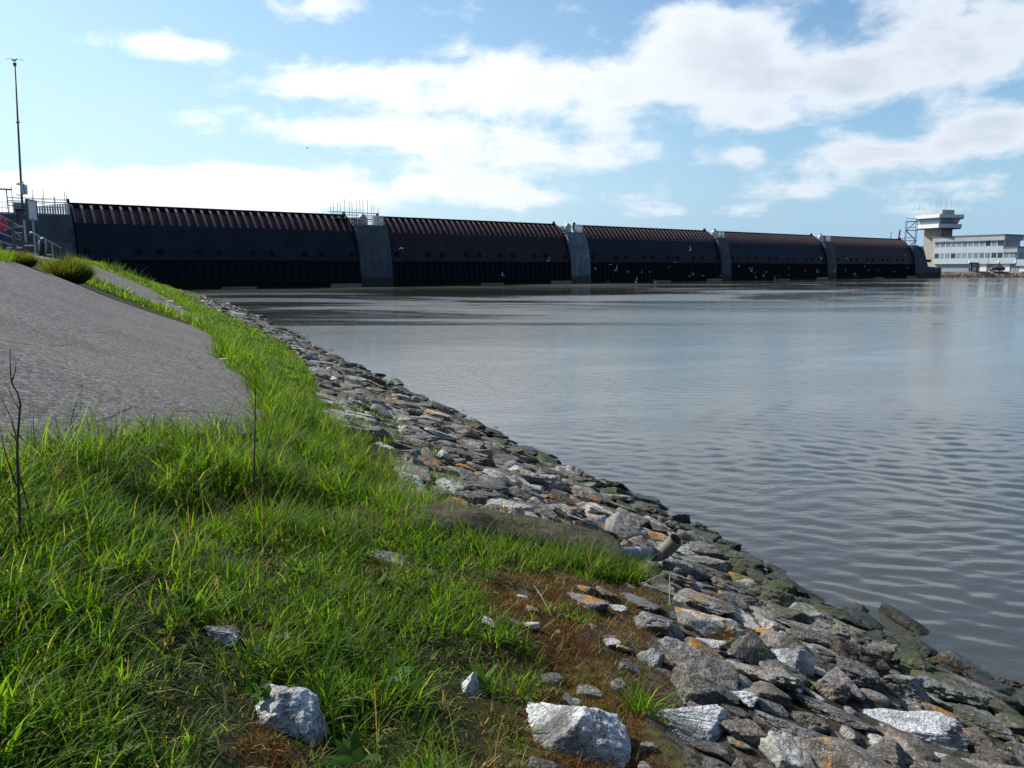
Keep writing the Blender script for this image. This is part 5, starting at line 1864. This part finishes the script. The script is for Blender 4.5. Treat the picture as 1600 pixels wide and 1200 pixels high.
def make_person():
    base = at_px(4, 396, 32)
    root = empty('person', (base.x, base.y, 3.42), math.radians(20))
    tag(root, 'person in red jacket and magenta hood with a yellow bag, behind the railing', 'person')

    def skin(name, mat, pts, edges, rad, parent=root, lv=2):
        me = bpy.data.meshes.new(name)
        me.from_pydata(pts, edges, [])
        me.materials.append(mat)
        o = add_ob(name, me, parent)
        o.modifiers.new('skin', 'SKIN')
        for v, r in zip(me.skin_vertices[0].data, rad):
            v.radius = (r, r) if not isinstance(r, tuple) else r
        me.skin_vertices[0].data[0].use_root = True
        s = o.modifiers.new('sub', 'SUBSURF'); s.levels = lv; s.render_levels = lv
        return o
    P = [(0, 0, .92), (0, 0, 1.12), (0, 0, 1.36), (0, 0, 1.47), (0, .0, 1.56), (0, -.01, 1.66), (0, 0, 1.74),
         (.09, 0, .88), (.10, -.02, .50), (.10, .03, .10), (.10, -.12, .04), (-.09, 0, .88), (-.10, .03, .50), (-.10, .08, .10), (-.10, -.06, .04),
         (.20, 0, 1.38), (.25, -.04, 1.12), (.22, -.22, 1.02), (.20, -.30, 1.02), (-.20, 0, 1.38), (-.25, -.02, 1.12), (-.22, -.20, 1.02), (-.20, -.28, 1.02)]
    Ed = [(0, 1), (1, 2), (2, 3), (3, 4), (4, 5), (5, 6), (0, 7), (7, 8), (8, 9), (9, 10), (0, 11), (11, 12), (12, 13), (13, 14), (2, 15), (15, 16), (16, 17), (17, 18), (2, 19), (19, 20), (20, 21), (21, 22)]
    R_ = [.14, .13, .15, .06, .085, .095, .06, .085, .06, .045, .04, .085, .06, .045, .04, .065, .05, .04, .035, .065, .05, .04, .035]
    skin('body', M['skin'], P, Ed, R_)
    skin('jacket', M['red'], [P[0], P[1], P[2], (0, 0, 1.46), P[15], P[16], P[17], P[19], P[20], P[21]], [(0, 1), (1, 2), (2, 3), (2, 4), (4, 5), (5, 6), (2, 7), (7, 8), (8, 9)], [.19, .18, .19, .09, .09, .075, .06, .09, .075, .06])
    skin('trousers', M['jeans'], [(0, 0, .95), P[7], P[8], P[9], P[11], P[12], P[13]], [(0, 1), (1, 2), (2, 3), (0, 4), (4, 5), (5, 6)], [.17, .11, .085, .075, .11, .085, .075])
    skin('hood', M['pink'], [(0, .03, 1.50), (0, .04, 1.64), (0, .03, 1.76)], [(0, 1), (1, 2)], [.11, .135, .10])
    skin('bag', M['yellow'], [(-.05, .17, 1.02), (-.05, .19, 1.25), (-.05, .17, 1.40)], [(0, 1), (1, 2)], [.13, .14, .10])
    for s in (-.10, .10):
        m = MB(); m.lathe([(.09, 0), (.085, .08), (.05, .12)], 10, (s, -.02 if s > 0 else .04, 0)); m.build('shoe', M['black'], root, smooth=True)


make_person()


# ------------------------------------------------------------------ pipe, casing, stalks, litter
def near_things():
    # concrete casing round the drain, half buried
    line = trace([(470, 812), (540, 812), (620, 817), (720, 823), (800, 834), (870, 850), (930, 866), (975, 878)])
    line = np.array(line)
    # resample
    seg = np.linalg.norm(np.diff(line, axis=0), axis=1); cum = np.concatenate([[0], np.cumsum(seg)])
    q = np.linspace(0, cum[-1], 70)
    cx, cy = np.interp(q, cum, line[:, 0]), np.interp(q, cum, line[:, 1])
    ker = np.ones(9) / 9
    cx = np.convolve(np.pad(cx, 4, 'edge'), ker, 'valid'); cy = np.convolve(np.pad(cy, 4, 'edge'), ker, 'valid')
    tx, ty = np.gradient(cx), np.gradient(cy)
    l = np.hypot(tx, ty); tx /= l; ty /= l
    nw = 26
    v = np.linspace(-1, 1, nw)
    half = 0.40
    X = cx[:, None] - ty[:, None] * v[None, :] * half
    Y = cy[:, None] + tx[:, None] * v[None, :] * half
    Z = base_z(X.ravel(), Y.ravel()).reshape(X.shape)
    zc = base_z(cx, cy)[:, None]
    x, y = X.ravel(), Y.ravel()
    ramp_ = np.interp(np.linspace(0, 1, 70), [0, .25, .5, 1], [-.05, .07, .14, .14])[:, None]
    Z = zc + ramp_ * np.sqrt(np.clip(1 - np.abs(v[None, :]) ** 2.6, 0, 1)) - 0.10 * np.abs(v[None, :]) ** 6 + (n2(x, y, 3.0, 3, 91) * .045 + n2(x, y, 12, 3, 92) * .016).reshape(X.shape)
    top = np.stack([X, Y, Z], 2).reshape(-1, 3)
    n0 = len(top)
    bot = top.copy(); bot[:, 2] = (np.minimum(Z.min(1), zc[:, 0])[:, None] - .35 + 0 * X).ravel()
    Q = grid_faces(nw, 70)
    side = []
    ring = list(range(nw)) + [i * nw + nw - 1 for i in range(1, 70)] + [69 * nw + j for j in range(nw - 2, -1, -1)] + [i * nw for i in range(68, 0, -1)]
    for a, b in zip(ring, ring[1:] + ring[:1]):
        side.append([a, a + n0, b + n0, b])
    me = np_mesh('concrete_casing', np.concatenate([top, bot]), quads=np.concatenate([Q, Q[:, ::-1] + n0, side]), smooth=True, mats=[M['casing']])
    tag(add_ob('concrete_casing', me), 'low rounded concrete casing half buried in the grass, leading to the drain pipe', 'concrete casing')
    # drain pipe with an elbow that opens upwards
    e = Vector((cx[-1], cy[-1], float(zc[-1][0]) + .06))
    c = ground_at(1028, 886)
    d = (Vector((c[0], c[1], gz1(*c) + .12)) - e)
    root = empty('drain_pipe', e)
    tag(root, 'grey plastic drain pipe whose elbow opens upwards above the rubble', 'drain pipe')
    ln = d.length; dn = d.normalized()
    m = MB(); m.tube([tuple(-dn * .35), tuple(dn * (ln - .02))], .052, 18); m.build('straight_pipe', M['pvc'], root, smooth=True)
    m = MB(); m.tube([tuple(dn * (ln * .42)), tuple(dn * (ln * .42 + .05))], .057, 18); m.build('joint_collar', M['pvc'], root, smooth=True)
    # elbow: an open thick walled bend
    upv = Vector((.42, -.40, .74)).normalized()
    st = dn * (ln - .06)
    bend = [st, st + dn * .06, st + dn * .085 + upv * .03, st + dn * .10 + upv * .07, st + dn * .105 + upv * .15, st + dn * .105 + upv * .20]
    m = MB(); m.tube([tuple(p) for p in bend], [.060] * 6, 22, cap=False)
    m.tube([tuple(bend[-1]), tuple(bend[-1] + upv * .0005)], [.060, .052], 22, cap=False)
    m.tube([tuple(p) for p in bend[::-1]], [.052] * 6, 22, cap=False)
    m.build('elbow', M['pvc_old'], root, smooth=True)
    m = MB(); m.tube([tuple(bend[1]), tuple(bend[1] + dn * .004)], .055, 18); m.build('dark_inside', M['black'], root)  # black disc stands for the shade inside the elbow

    # dead stalks of last year's weeds
    def stalk(name, label, trunk, twigs, r0, Y):
        root = empty(name, (0, 0, 0))
        tag(root, label, 'dead stalk', 'dead weed stalks in the grass')
        pts = [at_px(x, y, Y) for x, y in trunk]
        g = gz1(pts[0].x, pts[0].y)
        pts[0].z = g - .03
        n = len(pts)
        m = MB(); m.tube([tuple(p) for p in pts], [r0 * (1 - .75 * i / (n - 1)) for i in range(n)], 6); m.build('stem', M['stalk'], root, smooth=True)
        for tw in twigs:
            q = [at_px(x, y, Y + dy) for x, y, dy in tw]
            m = MB(); m.tube([tuple(p) for p in q], [r0 * .5 * (1 - .7 * i / max(1, len(q) - 1)) for i in range(len(q))], 5); m.build('twig', M['stalk'], root, smooth=True)
    stalk('dead_stalk', 'dark branching dead stalk at the edge of the picture before the asphalt', [(33, 885), (30, 790), (27, 720), (27, 690), (31, 640), (32, 632), (28, 615), (18, 598), (16, 575), (15.5, 545)],
          [[(26, 688, 0), (10, 668, .1), (0, 662, .15), (-14, 655, .2)], [(26, 760, 0), (12, 720, -.1), (4, 690, -.1), (0, 665, -.1)], [(27, 690, 0), (18, 655, .05), (8, 634, .1), (3, 622, .1)], [(31, 640, 0), (22, 628, .08), (16, 612, .1), (12, 600, .1)], [(28, 735, 0), (44, 790, .1), (52, 840, .1), (54, 880, .1)], [(18, 598, 0), (24, 580, .05), (25, 565, .05)]], .0055, 2.75)
    stalk('dead_stalk', 'straight thin dead stalk rising before the corner of the asphalt', [(396, 800), (397, 735), (398, 690), (399, 640), (399.5, 600), (400, 575)], [[(398, 680, 0), (391, 672, .05), (386, 667, .08)], [(398, 678, 0), (404, 672, 0), (408, 668, 0)], [(399, 690, 0), (393, 684, 0)], [(399, 618, 0), (396, 607, 0)]], .0062, 4.6)
    stalk('dead_stalk', 'slanting brown dead stalk leaning over the dark hollow', [(376, 848), (386, 805), (397, 775), (410, 735), (418, 700), (426, 660), (430, 640)], [[(410, 735, 0), (404, 712, 0)], [(418, 700, 0), (428, 690, 0), (434, 685, 0)], [(397, 775, 0), (382, 745, 0)]], .0060, 4.2)
    stalk('dead_stalk', 'short dark dead stalk in the long grass', [(228, 880), (227, 850), (224, 815), (222, 795)], [[(227, 850, 0), (232, 830, 0)]], .0055, 3.4)
    stalk('dead_stalk', 'arching dark seed stem over the far edge of the long grass', [(300, 720), (290, 690), (282, 672), (272, 664), (265, 662)], [[(272, 664, 0), (263, 672, 0)], [(268, 662, 0), (262, 650, 0)]], .0045, 5.2)

    def straw(label, a, b, Y, k):
        p, q = at_px(*a, Y), at_px(*b, Y + .12)
        root = empty('straw_stem', p)
        tag(root, label, 'straw', 'pale straws lying in the grass')
        v = q - p
        m = MB(); m.tube([(0, 0, 0), tuple(v * .5 + Vector((0, 0, .01))), tuple(v)], [.0035, .003, .0018], 5); m.build('stem', M['straw'], root)
        m = MB(); m.tube([tuple(v * .6), tuple(v * .6 + Vector((.03, 0, .035)))], [.0022, .001], 4); m.build('side_shoot', M['straw'], root)
    straw('long pale straw lying level over the dark grass', (436, 897), (508, 886), 3.55, 0)
    straw('pale straw slanting up through the dark grass', (440, 885), (488, 850), 3.6, 0)
    straw('bent pale straw standing in front of the drain pipe', (1046, 945), (1046, 895), 4.3, 0)
    straw('pale straw reaching from the grass tuft towards the drain pipe', (1005, 912), (1050, 893), 4.3, 0)
    straw('pale straw forked over the red moss', (860, 958), (834, 914), 3.7, 0)

    # scraps of litter at the edge of the asphalt
    for i, (px, py, w, lab) in enumerate([(349, 571, 20, 'crumpled white scrap of paper at the edge of the asphalt'), (268, 476, 14, 'long white scrap in the far grass edge'), (284, 485, 11, 'tiny white scrap in the grass beyond the asphalt')]):
        c = ground_at(px, py)
        size = w / 1202 * c[1] * .5
        p, f = rock_shape(700 + i, 3, faces=12, flat=.5, long=1.5, rough=.25)
        me = np_mesh('paper_scrap', p * size, tris=f, mats=[M['litter']])
        o = add_ob('paper_scrap', me, None, (c[0], c[1], float(base_z(c[:1], c[1:])[0]) + .07 + size * .3))
        tag(o, lab, 'litter', 'white scraps of litter')


near_things()


# ------------------------------------------------------------------ gulls
def gull_mesh(lift, bend, sweep):
    """one body with folded head, tail and two bent wings; 1.15 m span, flying along -y"""
    m = MB()
    m.tube([(0, -.30, .045), (0, -.235, .05), (0, -.20, .06), (0, -.15, .045), (0, -.03, 0), (0, .10, 0), (0, .2, .012), (0, .27, .02)], [.006, .018, .045, .045, .085, .075, .04, .012], 10)
    m.add([(-.02, .2, .02), (.02, .2, .02), (.085, .36, .02), (-.085, .36, .02), (0, .26, .0), (0, .24, .035)], [(0, 1, 2, 3), (0, 4, 1), (3, 2, 4), (0, 3, 4), (1, 4, 2)])
    for sgn in (-1, 1):
        st = []
        for k, u in enumerate((0, .22, .48, .75, 1.0)):
            x = sgn * (.05 + .53 * u)
            z = .03 + lift * min(u, .45) * 1.0 + (lift - bend) * max(0, u - .45)
            y = -.06 - .05 * min(u, .45) / .45 + sweep * max(0, u - .45)
            ch = (.17, .155, .125, .085, .012)[k]
            st.append([(x, y - ch * .35, z), (x, y, z + .014), (x, y + ch * .65, z), (x, y, z - .004)])
        V = [p for s_ in st for p in s_]
        F_ = []
        for k in range(4):
            for j in range(4):
                a, b = k * 4 + j, k * 4 + (j + 1) % 4
                F_.append((a, b, b + 4, a + 4) if sgn > 0 else (b, a, a + 4, b + 4))
        F_ += [(0, 1, 2, 3), (16, 17, 18, 19)]
        m.add(V, F_)
    me = bpy.data.meshes.new('seagull')
    me.from_pydata(m.v, [], m.f)
    me.update()
    a = me.color_attributes.new('col', 'FLOAT_COLOR', 'POINT')
    for i, v in enumerate(me.vertices):
        w = abs(v.co.x)
        c = (.78, .78, .77)
        if w > .09: c = (.42, .44, .47)
        if w > .47: c = (.03, .03, .03)
        if v.co.y < -.24: c = (.6, .35, .05)
        a.data[i].color = (*c, 1)
    me.materials.append(M['gull'])
    return me


def gull_mat():
    m, t = new_mat('feathers')
    a = t.node('ShaderNodeAttribute', attribute_name='col')
    t.put(t.p.inputs['Base Color'], a.outputs['Color'])
    t.p.inputs['Roughness'].default_value = 0.7
    return m


M['gull'] = gull_mat()


def make_gulls():
    poses = [(gull_mesh(.55, .25, .12), 'with wings raised'), (gull_mesh(.12, .30, .16), 'gliding on level wings'), (gull_mesh(-.25, .2, .10), 'with wings beating down'), (gull_mesh(.95, .1, .06), 'with wings lifted high')]
    r = random.Random(9)
    o = add_ob('seagull', poses[1][0])
    p = at_px(22.5, 95.5, 40.0)
    o.location = (p.x, p.y, p.z + .05); o.rotation_euler = (.15, -.15, math.radians(70)); o.scale = (.85,) * 3
    tag(o, 'gull landing on top of the tall mast with wings spread', 'gull', 'gulls about the barrage')
    o = add_ob('seagull', poses[1][0])
    o.location = at_px(480, 231, 150); o.rotation_euler = (0, .2, 1.2)
    tag(o, 'lone gull far up in the sky before the clouds', 'gull', 'gulls about the barrage')
    pts = [(628, 388), (785, 430.5), (856, 408), (918, 400), (954, 413.6), (930, 419.6), (962, 422.6), (981, 425), (1002.6, 426), (1015, 424.8), (1055.6, 410), (1046, 417), (1083, 429.6), (1078, 432), (1098, 431), (1078.6, 391.4),
           (950, 440.5), (993.6, 441), (1024, 441.5), (1154, 415.6), (1172, 419.5), (1174, 424), (1179, 426), (1181, 433.5), (1196.7, 425), (1193.5, 431.5), (1217, 430.5), (1232.8, 420), (1232, 430), (1258, 424), (1276, 422.4), (1278, 425.5),
           (1283, 405), (1304, 424.5), (1321, 422.9), (1324, 404), (1333.8, 429), (1356, 411.4), (1351, 416.7), (1356.5, 423), (1371, 422), (1397.5, 424), (1417.7, 418.4), (1414, 397.6), (1337.6, 432.5), (1126.6, 430.5), (1211, 436), (1463, 418.5)]
    zone = [(600, 'second gate'), (880, 'pale pier'), (926, 'third gate'), (1112, 'narrow pier'), (1145, 'fourth gate'), (1285, 'pier by the farthest gate'), (1312, 'farthest gate'), (1408, 'dark end block'), (1440, 'service block')]
    for px, py in pts:
        s = np.interp(px, [545, 610, 868, 925, 1103, 1145, 1275, 1310, 1410, 1470], [40, 46, 84, 90, 130, 134, 174, 179, 221, 232])
        ap = axis_pt(s, 7.5 + r.uniform(0, 5))
        Y = ap[1]
        # never under the water
        p = at_px(px, py, Y)
        while p.z < .12 and Y > 40:
            Y -= 1.5; p = at_px(px, py, Y)
        me, pose = poses[r.randrange(4)]
        o = add_ob('seagull', me)
        o.location = p
        o.rotation_euler = (r.uniform(-.3, .3), r.uniform(-.5, .5), r.uniform(0, 6.28))
        o.scale = (r.uniform(.95, 1.25),) * 3
        z = [n for x, n in zone if px >= x][-1]
        hgt = 'low over water' if py > 421 else 'higher up'
        tag(o, f'white gull {pose}, {hgt} by the {z}', 'gull', 'gulls about the barrage')


make_gulls()
